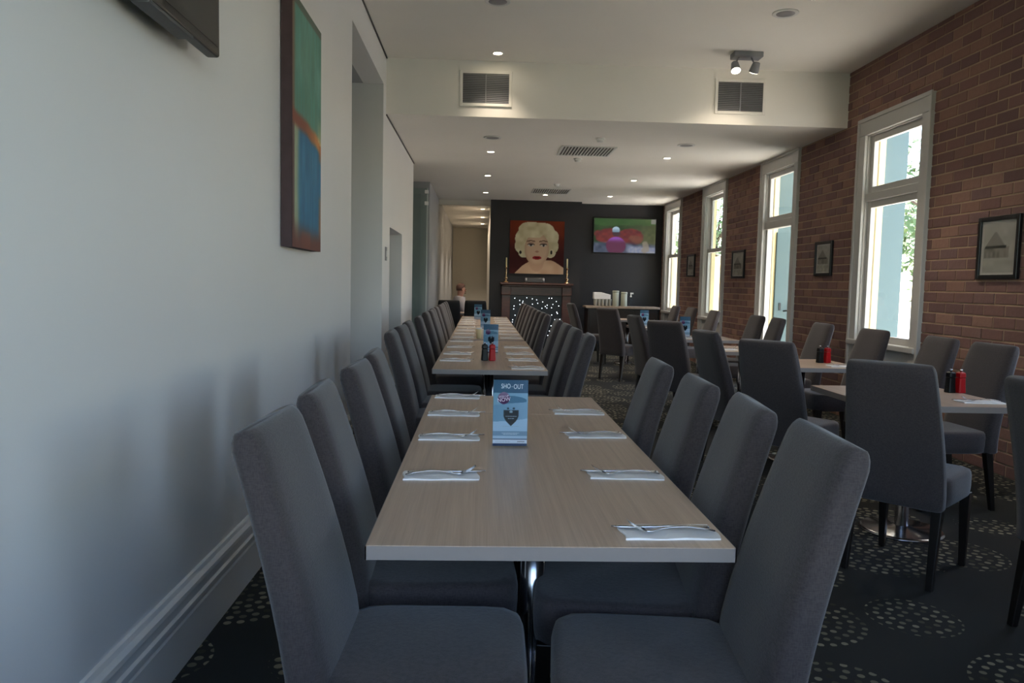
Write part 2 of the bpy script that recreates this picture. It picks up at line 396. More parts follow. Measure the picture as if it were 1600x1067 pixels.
def window(n, a, b, kind):
    W = empty(f'window_{n}' if kind != 'door' else 'door_1', (XR, (a+b)/2, 0), 0, kind='structure')
    h = (b-a)/2; oi = h-ARC                                     # half widths: architrave, opening
    tag(W, {'tall': 'tall white window with transom and teal view', 'door': 'white glazed door frame with transom light and open leaf', 'sash': 'tall white double-hung sash window'}[kind]+(
        {1: ' beyond the picture edge', 2: ' nearest the large framed print', 3: '', 4: ' second from the dark wall', 5: ' next to the dark wall'}[n]), 'door' if kind == 'door' else 'window')
    for s in (-1, 1):
        MB().box(-.03, .012, s*oi, s*h, 0, WTOP-ARC-.021).build('architrave', M_frame, W, bevel=.006)
        MB().box(-.042, -.028, s*(h-.03), s*(h+.006), 0, WTOP-.031).build('backband', M_frame, W, bevel=.004)
    MB().box(-.03, .012, -h, h, WTOP-ARC-.02, WTOP).build('head_architrave', M_frame, W, bevel=.006)
    MB().box(-.042, -.028, -h-.006, h+.006, WTOP-.03, WTOP+.008).build('head_backband', M_frame, W, bevel=.004)
    top = WTOP-ARC-.02
    # lining of the opening
    zb = 0 if kind == 'door' else .80
    for s in (-1, 1): MB().box(.0, .155, s*(oi-.012), s*oi, zb, top).build('lining', M_frame, W)
    MB().box(0, .155, -oi, oi, top-.012, top).build('head_lining', M_frame, W)
    # exterior cream reveal
    for s in (-1, 1): MB().box(.105, .165, s*(oi-.045), s*(oi-.012), zb, top-.012).build('outer_stop', M_cream, W)
    i = oi-.012
    f = .062
    def leaf(z0, z1, x0, x1, bottom=f, mat=M_frame):
        for s in (-1, 1): MB().box(x0, x1, s*(i-f), s*i, z0, z1).build('stile', mat, W, bevel=.004)
        MB().box(x0, x1, -i+f, i-f, z1-f, z1).build('rail', mat, W, bevel=.004)
        MB().box(x0, x1, -i+f, i-f, z0, z0+bottom).build('rail', mat, W, bevel=.004)
        xm = (x0+x1)/2; MB().box(xm-.002, xm+.002, -i+f-.003, i-f+.003, z0+bottom-.003, z1-f+.003).build('pane', M_glass, W)
    if kind == 'tall':
        MB().box(0, .09, -i, i, 2.19, 2.27).build('transom', M_frame, W, bevel=.008)
        leaf(2.27, top-.012, .03, .075); leaf(.83, 2.19, .03, .075)
    if kind == 'door':
        MB().box(0, .09, -i, i, 2.10, 2.20).build('transom', M_frame, W, bevel=.008)
        leaf(2.20, top-.012, .03, .075)
        for s in (-1, 1): MB().box(.02, .09, s*(i-.05), s*i, 0, 2.10).build('door_jamb', M_frame, W, bevel=.004)
        # far leaf swung outwards, teal outside face towards the room
        D = empty('door_leaf', (.15, i-.05, 0), math.radians(-4)); D.parent = W
        MB().box(0, .52, -.02, .02, .03, 2.07).build('leaf_panel', M_teal, D, bevel=.004)
        MB().box(.20, .235, -.034, -.02, .98, 1.12).build('lock_plate', M_black, D, bevel=.003)
        MB().tube([(.217, -.034, 1.04), (.217, -.075, 1.04), (.20, -.085, 1.035), (.10, -.085, 1.025)], .010, 8).build('lever', M_black, D, smooth=True)
        MB().box(.06, .085, -.03, -.02, 1.03, 1.13).build('bolt', M_black, D)
    if kind == 'sash':
        leaf(1.90, top-.012, .075, .11); leaf(.83, 1.96, .03, .065)
        MB().lathe([(.012, 0), (.02, .006), (.02, .016), (.008, .022), (.008, .04), (0.002, .045)], 12, (.05, 0, 1.96)).build('sash_lock', M_greydark, W, smooth=True)
    if kind != 'door':
        MB().box(-.06, .05, -h+.02, h-.02, .775, .83).build('sill', M_frame, W, bevel=.01)
        MB().box(-.012, .03, -oi, oi, 0, .775).build('apron_panel', M_frame, W, bevel=.004)
    z0 = zb if zb else .05
    portal('window_portal', (XR+.16, (a+b)/2, (z0+top)/2), (top-z0, 2*i), (0, PI/2, 0))
for i, (a, b, k) in enumerate(WIN): window(i+1, a, b, k)

# ------------------------------------------------------------------ outside
M_grass = plain('lawn_grass', (.20, .25, .17), .95, var=.3, nscale=20, bump=.6, bscale=60)
struct('ground', MB().box(3.95, 60, -2.2, 70, -.35, -.16), M_conc, 'pale sunlit paving beside the veranda', 'ground')
struct('lawn', MB().box(-40, 60, -50, -2.2, -.35, -.15).box(-40, -3.5, -2.2, 70, -.35, -.15), M_grass, 'green lawn in front of the building', 'ground')
struct('front_path', MB().box(-3.5, 3.95, -2.2, -.3, -.35, -.14), plain('grey_path', (.66, .65, .64), .9, var=.1), 'grey path below the front windows', 'path')  # unseen path, tone lightened to bounce daylight up to the ceiling
struct('veranda_floor', MB().box(3.95, 5.9, -3, 20, -.16, -.04), M_conc, 'pale concrete veranda floor outside the brick wall', 'floor')
struct('veranda_roof', MB().box(3.95, 6.0, -3, 20, 3.9, 4.0), M_trim, 'white veranda ceiling outside the brick wall, sized to shade the windows', 'roof')  # unseen roof, depth set to shade windows yet leave the floor sunlit
struct('roof', MB().box(-3.6, 3.95, -1.8, -.3, 3.12, 3.22).box(-3.6, 3.95, -.3, 24.4, 3.72, 3.82), M_cream, 'roof of the building with front eave added to block the sun', 'roof')  # front eave is unseen, added to keep sun out of the near windows
struct('wall_outside', MB().box(4.02, 6.22, 11.2, 11.35, -.1, 3.9), M_teal, 'pale teal rendered wall across the veranda')
struct('wall_front_return', MB().box(-1.2, -1.0, -1.8, -.3, 0, 3.12), M_warm, 'short return wall by the front window')
for i, yy in enumerate((2.0, 8.6)):
    P = empty('veranda_post', (5.78, yy, -.04), 0, ('nearer' if i == 0 else 'farther')+' cream square post holding up the veranda roof', 'post', 'veranda posts')
    MB().box(-.06, .06, -.06, .06, 0, 3.94).build('shaft', M_cream, P, bevel=.008)
    MB().box(-.085, .085, -.085, .085, 0, .18).build('plinth', M_cream, P, bevel=.008)
    MB().box(-.085, .085, -.085, .085, 3.74, 3.86).build('capital', M_cream, P, bevel=.008)
F = empty('paling_fence', (4.2, 19.0, -.16), 0, 'cream paling fence seen through the far sash windows', 'fence')
pal = MB().box(0, .135, 0, .02, 0, 2.25).mesh('paling', M_cream)
for i in range(34): inst(pal, 'paling', F, (i*.145, random.uniform(-.004, .004), 0))
for zz in (.4, 1.9): MB().box(0, 4.95, .02, .07, zz, zz+.09).build('fence_rail', M_cream, F)
def leafmat():
    t = NT('tree_leaves'); nz = t.noise(t.objc(), 3, 3)
    t.l(t.mix(nz, lin((.24, .34, .17)), lin((.52, .60, .36))), t.b.inputs['Base Color']); t.b.inputs['Roughness'].default_value = .6; return t.m
M_leaf = leafmat(); M_bark = plain('tree_bark', (.42, .36, .30), .9, var=.25, nscale=10, bump=.5)
def tree(x, y, hgt, label, n=2600):
    T = empty('garden_tree', (x, y, -.16), 0, label, 'tree', 'trees outside the veranda')
    pts = [(0, 0, 0), (.1, .05, hgt*.2), (-.05, .1, hgt*.45), (.1, 0, hgt*.7)]
    MB().tube(pts, [.22, .17, .13, .05], 10).build('trunk', M_bark, T, smooth=True)
    for k in range(5):
        a = k*1.3; MB().tube([(0, .05, hgt*(.35+.05*k)), (.9*math.cos(a), .9*math.sin(a), hgt*(.5+.05*k)), (1.7*math.cos(a), 1.7*math.sin(a), hgt*(.6+.05*k))], [.08, .05, .02], 7).build('branch', M_bark, T, smooth=True)
    m = MB(); cl = [Vector((random.gauss(0, 1.1), random.gauss(0, 1.1), hgt*random.uniform(.4, .95))) for _ in range(26)]
    for _ in range(n):
        c = random.choice(cl)+Vector((random.gauss(0, .38), random.gauss(0, .38), random.gauss(0, .3)))
        u = Vector((random.gauss(0, 1), random.gauss(0, 1), random.gauss(0, 1))).normalized(); v_ = u.orthogonal().normalized()
        s = random.uniform(.06, .12); m.add([c-u*s*1.6, c+v_*s*.6, c+u*s*1.6, c-v_*s*.6], [(0, 1, 2, 3)])
    tag(m.build('leaves', M_leaf, T), kind='stuff')
tree(11.5, 17.5, 5.5, 'broad green tree glimpsed past the teal wall')
tree(14.5, 24.5, 6.5, 'taller pale tree farther out beyond the veranda')
tree(9.2, 30.0, 6.0, 'distant tree behind the cream paling fence')

# ------------------------------------------------------------------ chair
def sect(w, th, cx, cz, tx, tz, n=28, p=5.0):
    """rounded-rectangle section: width along y, thickness along (tx, tz)"""
    out = []
    for j in range(n):
        a = 2*PI*j/n; c, s = math.cos(a), math.sin(a); k = (abs(c)**p+abs(s)**p)**(-1/p)
        out.append((cx+s*k*th/2*tx, c*k*w/2, cz+s*k*th/2*tz))
    return out
def chair_parts():
    R = empty('dining_chair'); zs = [.36, .42, .50, .58, .66, .74, .82, .89, .94, .965, .982, .993, .998]
    def cx(z): s = max(0, (z-.42)/.58); return -.240-.145*s**1.35
    secs = []
    for z in zs:
        d = (cx(z+.01)-cx(z-.01))/.02; L = math.hypot(1, d); tx, tz = 1/L, -d/L
        s = (z-.36)/.64; th = .105-.032*s; wdt = .425-.072*max(0, s-.15)**1.2+.006*math.sin(s*PI)
        e = max(0, (z-.955)/.045); sh = math.sqrt(max(0, 1-e*e*.93))
        secs.append(sect(wdt-(1-sh)*.03, th*(.25+.75*sh), cx(z), z, tx, tz))
    secs.insert(0, [(-.245+(x+.245)*.8, y*.97, .352) for x, y, z in secs[0]])
    MB().loft(secs).build('backrest', M_fabric, R, smooth=True)
    st = []
    for z, k in ((.352, .93), (.362, .985), (.40, 1), (.45, 1), (.470, .985), (.481, .95), (.485, .86)):
        q = []
        for j in range(36):
            a = 2*PI*j/36; c, s = math.cos(a), math.sin(a); r = (abs(c)**7+abs(s)**7)**(-1/7)
            q.append((-.008+c*r*.222*k, s*r*.215*k, z))
        st.append(q)
    MB().loft(st).build('seat', M_fabric, R, smooth=True)
    for sx, sy in ((1, 1), (1, -1), (-1, 1), (-1, -1)):
        bx = .178 if sx > 0 else -.225; tx = bx+(.012 if sx > 0 else -.055); by = sy*.185
        MB().loft([[(tx+a*.014, by+b*.014, 0) for a, b in ((-1, -1), (1, -1), (1, 1), (-1, 1))], [(bx+a*.022, by+b*.022, .365) for a, b in ((-1, -1), (1, -1), (1, 1), (-1, 1))]]).build('leg', M_leg, R, bevel=.003)
    return R
CH0 = chair_parts(); used = []
def chair(x, y, deg, label, group, mat=None):
    if not used: o = CH0
    else: o = copy_tree(CH0)
    used.append(1); o.location = (x, y, 0); o.rotation_euler = (0, 0, math.radians(deg)); tag(o, label, 'chair', group)
    if mat:
        for ch in o.children:
            if ch.name.split('.')[0] in ('seat', 'backrest'):
                ch.data = ch.data.copy(); ch.data.materials[0] = mat
    return o

# ------------------------------------------------------------------ tables
def pedestal(T, x, y, disc=True):
    P = empty('pedestal', (x, y, 0)); P.parent = T
    MB().lathe([(.215, 0), (.215, .008), (.205, .016), (.06, .026), (.045, .034)], 36).build('base', M_chrome, P, smooth=True, bevel=.002)
    MB().lathe([(.036, .03), (.036, .70)], 24).build('column', M_chrome, P, smooth=True)
    MB().box(-.16, .16, -.03, .03, .70, .719).box(-.03, .03, -.16, .16, .70, .719).build('top_bracket', M_black, P)
def table(x0, x1, y0, y1, label, cat_group, seams=(), peds=2):
    cx, cyy = (x0+x1)/2, (y0+y1)/2
    T = empty('dining_table', (cx, cyy, 0), 0, label, 'table', cat_group)
    ys = [y0]+list(seams)+[y1]
    for i in range(len(ys)-1):
        a, b = ys[i]-cyy+(.001 if i else 0), ys[i+1]-cyy-(.001 if i < len(ys)-2 else 0); hx = (x1-x0)/2
        top = MB().box(-hx+.002, hx-.002, a+.002, b-.002, .722, .75).build('tabletop', M_table, T, bevel=.001)
        e = MB()
        e.box(-hx, hx, a, a+.003, .719, .7485).box(-hx, hx, b-.003, b, .719, .7485).box(-hx, -hx+.003, a, b, .719, .7485).box(hx-.003, hx, a, b, .719, .7485)
        e.box(-hx+.003, hx-.003, a+.003, b-.003, .719, .722).build('edge_band', M_edge, top)
    L = y1-y0
    for k in range(peds): pedestal(T, 0, (-L/2+L*(k+.5)/peds) if peds > 1 else 0)
    return T
TN = ['nearest', 'second', 'third', 'farthest']
LT = [(-.236, .563, 1.60, 3.80, (3.28,)), (-.308, .445, 4.94, 7.50, (6.22,)), (-.305, .44, 7.60, 10.02, (8.81,)), (-.31, .44, 10.12, 12.85, (11.5,))]
for i, (a, b, c, d, s) in enumerate(LT):
    table(a, b, c, d, f'{TN[i]} long greige wood-look dining table in the row beside the white wall', 'long dining tables', s)
CY = [([1.72, 2.26, 2.89, 3.42], [1.67, 2.13, 2.60, 3.19]), ([4.84, 5.40, 6.00, 6.95], [4.89, 5.50, 6.10, 6.80]),
      ([7.95, 8.50, 9.05, 9.60], [7.90, 8.45, 9.0, 9.6]), ([10.45, 11.05, 11.65, 12.25], [10.4, 11.0, 11.65, 12.3])]
SIDE = ['white-wall side', 'window side']
for i, (la, ra) in enumerate(CY):
    x0, x1 = LT[i][0], LT[i][1]
    for j, yy in enumerate(la):
        chair(x0+(.145 if i == 0 else .120)+random.uniform(-.008, .008), yy, random.uniform(-3, 3), f'grey upholstered chair, {ORD[j]} along the white-wall side of the {TN[i]} long table', 'chairs at the long tables')
    for j, yy in enumerate(ra):
        chair(x1-(.18 if i == 0 else .128)+random.uniform(-.008, .008), yy, (175 if i == 0 else 178)+random.uniform(-3, 3), f'grey upholstered chair, {ORD[j]} along the window side of the {TN[i]} long table', 'chairs at the long tables')

RT = [(1.96, 2.72, 3.68, 4.44), (2.10, 2.82, 5.42, 6.12), (2.10, 2.80, 6.70, 7.40), (2.12, 2.82, 8.15, 8.85), (2.10, 2.80, 10.3, 11.0), (2.15, 2.85, 12.6, 13.3)]
RN = ['nearest', 'second', 'third', 'fourth', 'fifth', 'farthest']
for i, (a, b, c, d) in enumerate(RT):
    table(a, b, c, d, f'{RN[i]} small square dining table in the row beside the brick wall', 'square dining tables', (), 1)
G2 = 'chairs at the square tables'
for x, y, a, l in [
    (2.08, 3.54, 42, 'turned grey chair on the aisle side of the nearest square table'),
    (2.43, 2.72, 6, 'grey chair cut off by the picture edge before the nearest square table'),
    (2.83, 4.62, 184, 'grey chair between brick wall and nearest square table, farther side'),
    (2.02, 4.78, 38, 'big dark-backed chair between the nearest and second square tables on the aisle'),
    (2.00, 5.56, 10, 'grey chair seen side-on at the aisle side of the second square table'),
    (2.86, 5.26, 178, 'dark chair under the brick wall at the near corner of the second square table'),
    (2.86, 6.14, 184, 'grey chair directly before the tall window with teal view'),
    (2.86, 7.12, 180, 'dark chair by the brick wall at the third square table'),
    (1.95, 7.16, 42, 'dark-backed turned chair on the aisle side of the third square table'),
    (2.01, 8.18, 8, 'grey chair seen side-on at the aisle side of the fourth square table'),
    (2.86, 8.24, 176, 'nearer of two tilted chairs before the glazed door'),
    (2.86, 8.84, 182, 'farther of two tilted chairs before the glazed door'),
    (2.02, 10.72, 40, 'dark-backed turned chair on the aisle side of the fifth square table'),
    (2.86, 10.5, 180, 'chair on the brick-wall side of the fifth square table'),
    (2.88, 11.7, 184, 'pale-edged chair by the brick wall before the second sash window'),
    (2.88, 12.7, 180, 'dark chair by the brick wall at the farthest square table'),
    (1.88, 12.9, 10, 'chair on the aisle side of the farthest square table')]:
    chair(x, y, a, l, G2)
chair(-1.22, 12.15, 60, 'dark chair standing alone past the end of the white wall', 'black chairs by the passage', M_blackmat)
chair(-.58, 13.62, 95, 'black chair backing towards the long tables at the passage table', 'black chairs by the passage', M_blackmat)
chair(-.08, 13.75, 88, 'black chair beside the fireplace at the passage table', 'black chairs by the passage', M_blackmat)
pc = chair(-.36, 15.22, 20, 'black chair carrying the seated person by the passage', 'black chairs by the passage', M_blackmat)
pc.scale = (1, 1, .90)
table(-.45, .15, 14.15, 14.75, 'small square table in front of the seated person by the passage', 'square dining tables', (), 1)

# ------------------------------------------------------------------ place settings
def napkin_mesh():
    nx, ny = 14, 6; W_, D_ = .215, .100; top = []
    m = MB(); g = [[(-W_/2+W_*i/nx+.004*math.sin(j*1.1), -D_/2+D_*j/ny+.0012*math.sin(i*.9), .0042+.0010*math.sin(i*.8+j*.7)) for i in range(nx+1)] for j in range(ny+1)]
    vs = [p for r in g for p in r]; N = len(vs); vs += [(x, y, 0) for x, y, z in vs]; fs = []
    for j in range(ny):
        for i in range(nx):
            a = j*(nx+1)+i; fs += [(a, a+1, a+nx+2, a+nx+1), (N+a, N+a+nx+1, N+a+nx+2, N+a+1)]
    for i in range(nx):
        a = i; fs.append((a, N+a, N+a+1, a+1)); a = ny*(nx+1)+i; fs.append((a, a+1, N+a+1, N+a))
    for j in range(ny):
        a = j*(nx+1); fs.append((a, a+nx+1, N+a+nx+1, N+a)); a += nx; fs.append((a, N+a, N+a+nx+1, a+nx+1))
    return m.add(vs, fs).mesh('napkin', M_napkin)
def ribbon(m, pts, th):
    """pts: (x, z, half width); a flattened bar along x"""
    secs = []
    for x, z, wd in pts: secs.append([(x, -wd, z), (x, 0, z+th*.55), (x, wd, z), (x, wd*.8, z-th*.5), (x, -wd*.8, z-th*.5)])
    return m.loft(secs)
def fork_mesh():
    m = MB()
    # handle on the outer side (-x), neck, then the head dips and the tines rise clear of the napkin
    ribbon(m, [(-.098, .0020, .004), (-.094, .0030, .0085), (-.07, .0085, .008), (-.035, .0125, .0055), (0, .0115, .004), (.025, .0075, .0036), (.040, .0042, .006), (.052, .0032, .0105), (.064, .0042, .012)], .0026)
    for k in range(4):
        y = (k-1.5)*.0064
        secs = [[(x, y-w_, z), (x, y, z+.001), (x, y+w_, z), (x, y, z-.001)] for x, z, w_ in ((.062, .0042, .0022), (.078, .009, .0018), (.092, .0165, .0015), (.104, .0255, .0008))]
        m.loft(secs)
    return m.mesh('fork', M_steel, True)
def knife_mesh():
    m = MB()
    ribbon(m, [(-.105, .0025, .004), (-.100, .0035, .0085), (-.05, .0055, .0075), (-.005, .005, .0055), (.005, .0045, .0065), (.02, .004, .009), (.07, .003, .0095), (.105, .0025, .0065), (.122, .002, .001)], .004)
    return m.mesh('knife', M_steel, True)
NAP, FORK, KNIFE = napkin_mesh(), fork_mesh(), knife_mesh()
def setting(x, y, deg, where, group, fork=True):
    """handles point to the diner: deg 0 = diner towards -x"""
    r = math.radians(deg+random.uniform(-3, 3)); jx = random.uniform(-.004, .004)
    n = tag(inst(NAP, 'napkin', None, (x, y, .7502), (0, 0, r)), f'folded white paper napkin, {where}', 'napkin', 'napkins '+group)
    c, s = math.cos(r), math.sin(r)
    def at(u, v): return (x+c*u-s*v, y+s*u+c*v)
    side = 1 if deg == 0 else -1
    a = at(.010+jx, .016*side); tag(inst(KNIFE, 'table_knife', None, (*a, .7578), (0, 0, r+math.radians(random.uniform(-3, 3)))), f'steel knife, {where}', 'knife', 'knives '+group)
    a = at(-.002+jx, -.014*side); tag(inst(FORK, 'table_fork', None, (*a, .7583), (0, 0, r+math.radians(random.uniform(-4, 4)))), f'steel fork with raised tines, {where}', 'fork', 'forks '+group)
SY = [([2.195, 2.745, 3.245, 3.735], [1.70, 2.225, 2.82, 3.325]), ([5.50, 6.02, 6.64, 7.30], [5.06, 5.59, 6.09, 6.70]),
      ([7.85, 8.45, 9.05, 9.65], [7.85, 8.40, 9.0, 9.6]), ([10.4, 11.0, 11.6, 12.2], [10.4, 11.0, 11.6, 12.2])]
for i, (la, ra) in enumerate(SY):
    x0, x1 = LT[i][0], LT[i][1]
    for j, yy in enumerate(la): setting(x0+.118+.012, yy, 0, f'{ORD[j]} along the white-wall side of the {TN[i]} long table', 'at the long tables')
    for j, yy in enumerate(ra): setting(x1-.118-.008, yy, 180, f'{ORD[j]} along the window side of the {TN[i]} long table', 'at the long tables')
for x, y, d, l in [(2.59, 3.84, 180, 'at the picture-edge corner of the nearest square table'), (2.08, 4.0, 0, 'on the aisle side of the nearest square table'),
                   (2.69, 5.56, 180, 'on the window side of the second square table'), (2.23, 6.9, 0, 'on the near aisle side of the third square table'),
                   (2.68, 7.0, 180, 'on the window side of the third square table'), (2.25, 8.4, 0, 'on the aisle side of the fourth square table'),
                   (2.24, 10.5, 0, 'on the near aisle side of the fifth square table'), (2.24, 10.85, 0, 'on the far aisle side of the fifth square table')]:
    setting(x, y, d, l, 'at the square tables')

# ------------------------------------------------------------------ table cards in acrylic stands
def card_paint(u, v):
    c = (.63, .73, .80)
    if v > .80: c = lerp((.22, .36, .45), (.30, .40, .50), u)
    else:
        c = lerp((.47, .62, .70), (.60, .72, .82), u*.6+.3*vnoise(u*3, v*4))
        e = ((u-.35)/.62)**2+((v-.69)/.075)**2
        if e < 1 and u > .3: c = (.33, .48, .58)
        if v < .62+.05*u and v > .38-.05*math.sin(u*3): c = lerp((.42, .57, .67), (.52, .65, .75), u)
        if v < .37+.05*u*u and v > .20: c = (.66, .76, .85)
        if .155 < v <= .225: c = (.47, .57, .66)
        if .11 < v <= .155: c = (.68, .76, .84)
        if .095 < v <= .11: c = (.20, .30, .42)
        if .04 < v <= .095: c = (.85, .86, .90)
        if v <= .04: c = (.18, .24, .36)
    # badge
    bx, by = (u-.30)*.123, (v-.725)*.235
    if bx*bx+by*by < .0215**2: c = lerp((.30, .12, .30), (.55, .45, .55), sm(-.01, .02, by))
    # shield emblem with two small birds on top
    su, sv = (u-.52)/.22, (v-.43)/.125
    wdt = 1.0 if sv > .25 else max(0, 1-((.25-sv)/1.27)**1.7)
    if -1.02 < sv < .93 and abs(su) < wdt: c = (.06, .08, .11) if abs(su) < wdt-.1 and sv < .83 else (.20, .20, .22)
    if (su/.22)**2+((sv-.72)/.16)**2 < 1: c = (.55, .62, .66)
    for s in (-.42, .35):
        if ((su-s)/.16)**2+((sv-1.12)/.13)**2 < 1: c = (.16, .24, .28)
    return c
M_print = painted('printed_card', .45)
M_lettw = plain('white_ink', (.86, .90, .94), .6, var=.01); M_lettd = plain('dark_ink', (.08, .09, .12), .6, var=.01)
M_lettg = plain('grey_ink', (.55, .60, .64), .6, var=.01); M_lettp = plain('pale_pink_ink', (.93, .86, .93), .6, var=.01)
CARD = panel('x', M_print, .118, .228, 72, 140, card_paint).data; bpy.data.objects.remove(bpy.data.objects['x']); CARD.name = 'printed_card'
CARD2 = panel('x', M_print, .118, .228, 24, 48, card_paint).data; bpy.data.objects.remove(bpy.data.objects['x']); CARD2.name = 'printed_card_small'
def stand(x, y, rz, label, detailed=False, h=1.0):
    S = empty('table_card_stand', (x, y, .7502), rz, label, 'menu card', 'table cards')
    S.scale = (1, 1, h)
    MB().box(-.064, .064, -.040, .040, 0, .003).build('foot', M_acryl, S, bevel=.001)
    MB().box(-.061, .061, -.0035, -.002, .003, .232).build('front_sleeve', M_acryl, S)
    MB().box(-.061, .061, .002, .0035, .003, .232).build('back_sleeve', M_acryl, S)
    inst(CARD if detailed else CARD2, 'printed_card', S, (0, -.0012, .0035))
    inst(CARD2, 'printed_card', S, (0, .0012, .0035), (0, 0, PI))
    if detailed:
        def tx(b, s, m, u, v, sx=1, sy=1, ry=0): text('lettering', b, s, m, S, (-.059+.118*u, -.0042, .0035+.228*v), (PI/2, -ry, 0), sx, sy)
        tx('SHO', .017, M_lettw, .355, .905, .95, 1.35); tx('-', .014, M_lettw, .535, .905, 1.2, 1.0); tx('OUT', .017, M_lettw, .72, .900, .95, 1.35)
        tx('SIGN UP', .0092, M_lettp, .295, .752, 1, 1.1, .12); tx('NOW', .0175, M_lettp, .305, .702, .98, 1.05, .12)
        def line(u0, u1, v, m, hgt=.0012):                       # printed lines too small to read
            q = MB(); x = u0
            while x < u1:
                e = min(u1, x+random.uniform(.03, .08)); q.box(-.059+.118*x, -.059+.118*e, -.0043, -.0041, .0035+.228*v-hgt/2, .0035+.228*v+hgt/2); x = e+.015
            q.build('small_print', m, S)
        line(.36, .69, .452, M_lettg, .0022); line(.43, .62, .418, M_lettg, .0024); line(.28, .76, .30, M_lettg)
        line(.26, .76, .198, M_lettw); line(.30, .70, .180, M_lettw); line(.08, .52, .066, M_lettg)
        tx('\u2022\u2022\u2022\u2022\u2022', .013, M_lettd, .82, .066, 1.1, 1.1)
    return S
stand(.108, 2.605, .02, 'blue printed menu card with shield emblem on the nearest long table', True)
stand(.085, 6.15, -.03, 'blue shield-printed menu card behind the mills on the second long table')
stand(.06, 9.45, .1, 'pale menu card on the third long table')
stand(-.04, 11.8, -.1, 'pale menu card on the farthest long table')
stand(2.30, 8.55, .05, 'pale menu card on the fourth square table')
stand(2.28, 10.62, .0, 'pale menu card on the fifth square table before the sideboard')

# ------------------------------------------------------------------ mills, cup
def mill(x, y, mat, label):
    S = empty('spice_mill', (x, y, .7502), .2, label, 'mill', 'salt and pepper mills')
    secs = []
    for z, r in ((0, .021), (.003, .0235), (.05, .0205), (.082, .0195), (.085, .018)):
        secs.append([(r*c, r*s, z) for c, s in ((1, .75), (.75, 1), (-.75, 1), (-1, .75), (-1, -.75), (-.75, -1), (.75, -1), (1, -.75))])
    MB().loft(secs).build('body', mat, S, bevel=.001)
    MB().loft([[(r*c, r*s, z) for c, s in ((1, .75), (.75, 1), (-.75, 1), (-1, .75), (-1, -.75), (-.75, -1), (.75, -1), (1, -.75))] for z, r in ((.087, .0195), (.09, .021), (.112, .019), (.118, .012))]).build('cap', mat, S, bevel=.001)
    MB().lathe([(.004, .117), (.004, .122), (.0075, .125), (.0075, .131), (.003, .134)], 12).build('knob', M_chrome, S, smooth=True)
for x, y, w_ in ((.034, 5.55, 'before the menu card on the second long table'), (2.66, 4.21, 'on the nearest square table'), (2.635, 5.83, 'on the second square table')):
    mill(x, y, M_blk, 'black square mill with steel knob '+w_); mill(x+.055, y-.005, M_red, 'red square mill with steel knob '+w_)
C = empty('paper_cup', (-.015, 7.75, .7502), 0, 'small cream container behind the menu card on the third long table', 'container')
MB().lathe([(.024, 0), (.031, .09), (.033, .094), (.031, .096), (.028, .09), (.022, .006)], 24).build('cup_body', M_cream, C, smooth=True)
MB().lathe([(.0345, .094), (.0345, .1), (.028, .108), (.004, .11)], 24).build('lid', M_white, C, smooth=True)

# ------------------------------------------------------------------ left wall: television and abstract canvas
T = empty('wall_television', (XL, 2.05, 2.05), 0, 'black flat television bracketed high on the white wall', 'television')
MB().box(.055, .100, -.66, .66, 0, .76).build('casing', M_black, T, bevel=.008)
MB().box(.03, .058, -.50, .50, .10, .60).build('rear_housing', M_black, T, bevel=.01)
t_ = NT('dark_screen_glass'); t_.b.inputs['Base Color'].default_value = (.012, .015, .012, 1); t_.b.inputs['Roughness'].default_value = .12; M_scr = t_.m
MB().box(.0995, .1015, -.635, .635, .03, .735).build('screen', M_scr, T)
MB().box(0, .03, -.2, .2, .25, .45).build('wall_bracket', M_greydark, T)
MB().box(.05, .10, .10, .42, -.012, .0).build('speaker_strip', M_greydark, T, bevel=.003)
def abstract(u, v):
    n = vnoise(u*6, v*8, 1); n2 = vnoise(u*22, v*5, 2); n3 = vnoise(u*30, v*30, 3)
    div = .52+.02*vnoise(u*5, 0, 4)-.09*max(0, u-.5)
    if v > div:
        c = lerp((.24, .47, .42), (.36, .58, .54), n); c = lerp(c, (.30, .42, .32), .5*n2)
        if u < .10: c = lerp((.40, .32, .24), c, sm(.03, .10, u))
        if v > .97: c = lerp(c, (.3, .25, .2), .6)
    else:
        c = lerp((.12, .36, .50), (.22, .48, .62), n); c = lerp(c, (.10, .26, .38), .5*n2)
        if u < .26: c = lerp((.55, .60, .48), c, sm(.12, .26, u+.03*(n-.5)))
        if u < .07: c = (.34, .26, .24)
    dv = v-div
    if abs(dv) < .05: c = lerp(lerp((.45, .22, .15), (.78, .50, .24), sm(.3, .95, u+.2*(n-.5))), c, sm(.012, .045, abs(dv+.01)))
    if u > .80 and .0 < dv < .12: c = lerp(c, (.75, .68, .45), .75*sm(.8, .95, u)*(1-dv/.12))
    if u > .84 and dv < 0: c = lerp(c, (.62, .34, .17), sm(.86, 1, u)*sm(.35, .7, vnoise(1, v*9, 8))*.9)
    if v < .12: c = lerp((.36, .20, .17), c, sm(.02, .12, v+.07*(n-.5)))
    if v < .07 and .3 < u < .6: c = lerp(c, (.60, .28, .16), .6*n)
    return tuple(x*1.22 for x in lerp(lerp(c, (.45, .47, .50), .14), (.25, .25, .25), .12*n3))
P = empty('abstract_painting', (XL, 4.215, 1.47), 0, 'tall abstract canvas in teal and blue with rust streaks on the white wall', 'painting')
MB().box(.004, .058, -.335, .335, 0, 1.24).build('stretcher_edge', plain('dark_brown_canvas_edge', (.31, .24, .245), .8, var=.2, nscale=14), P)
panel('canvas', painted('oil_paint', .5), 0.67, 1.24, 56, 104, abstract, P, (.0595, 0, 0), (0, 0, PI/2))

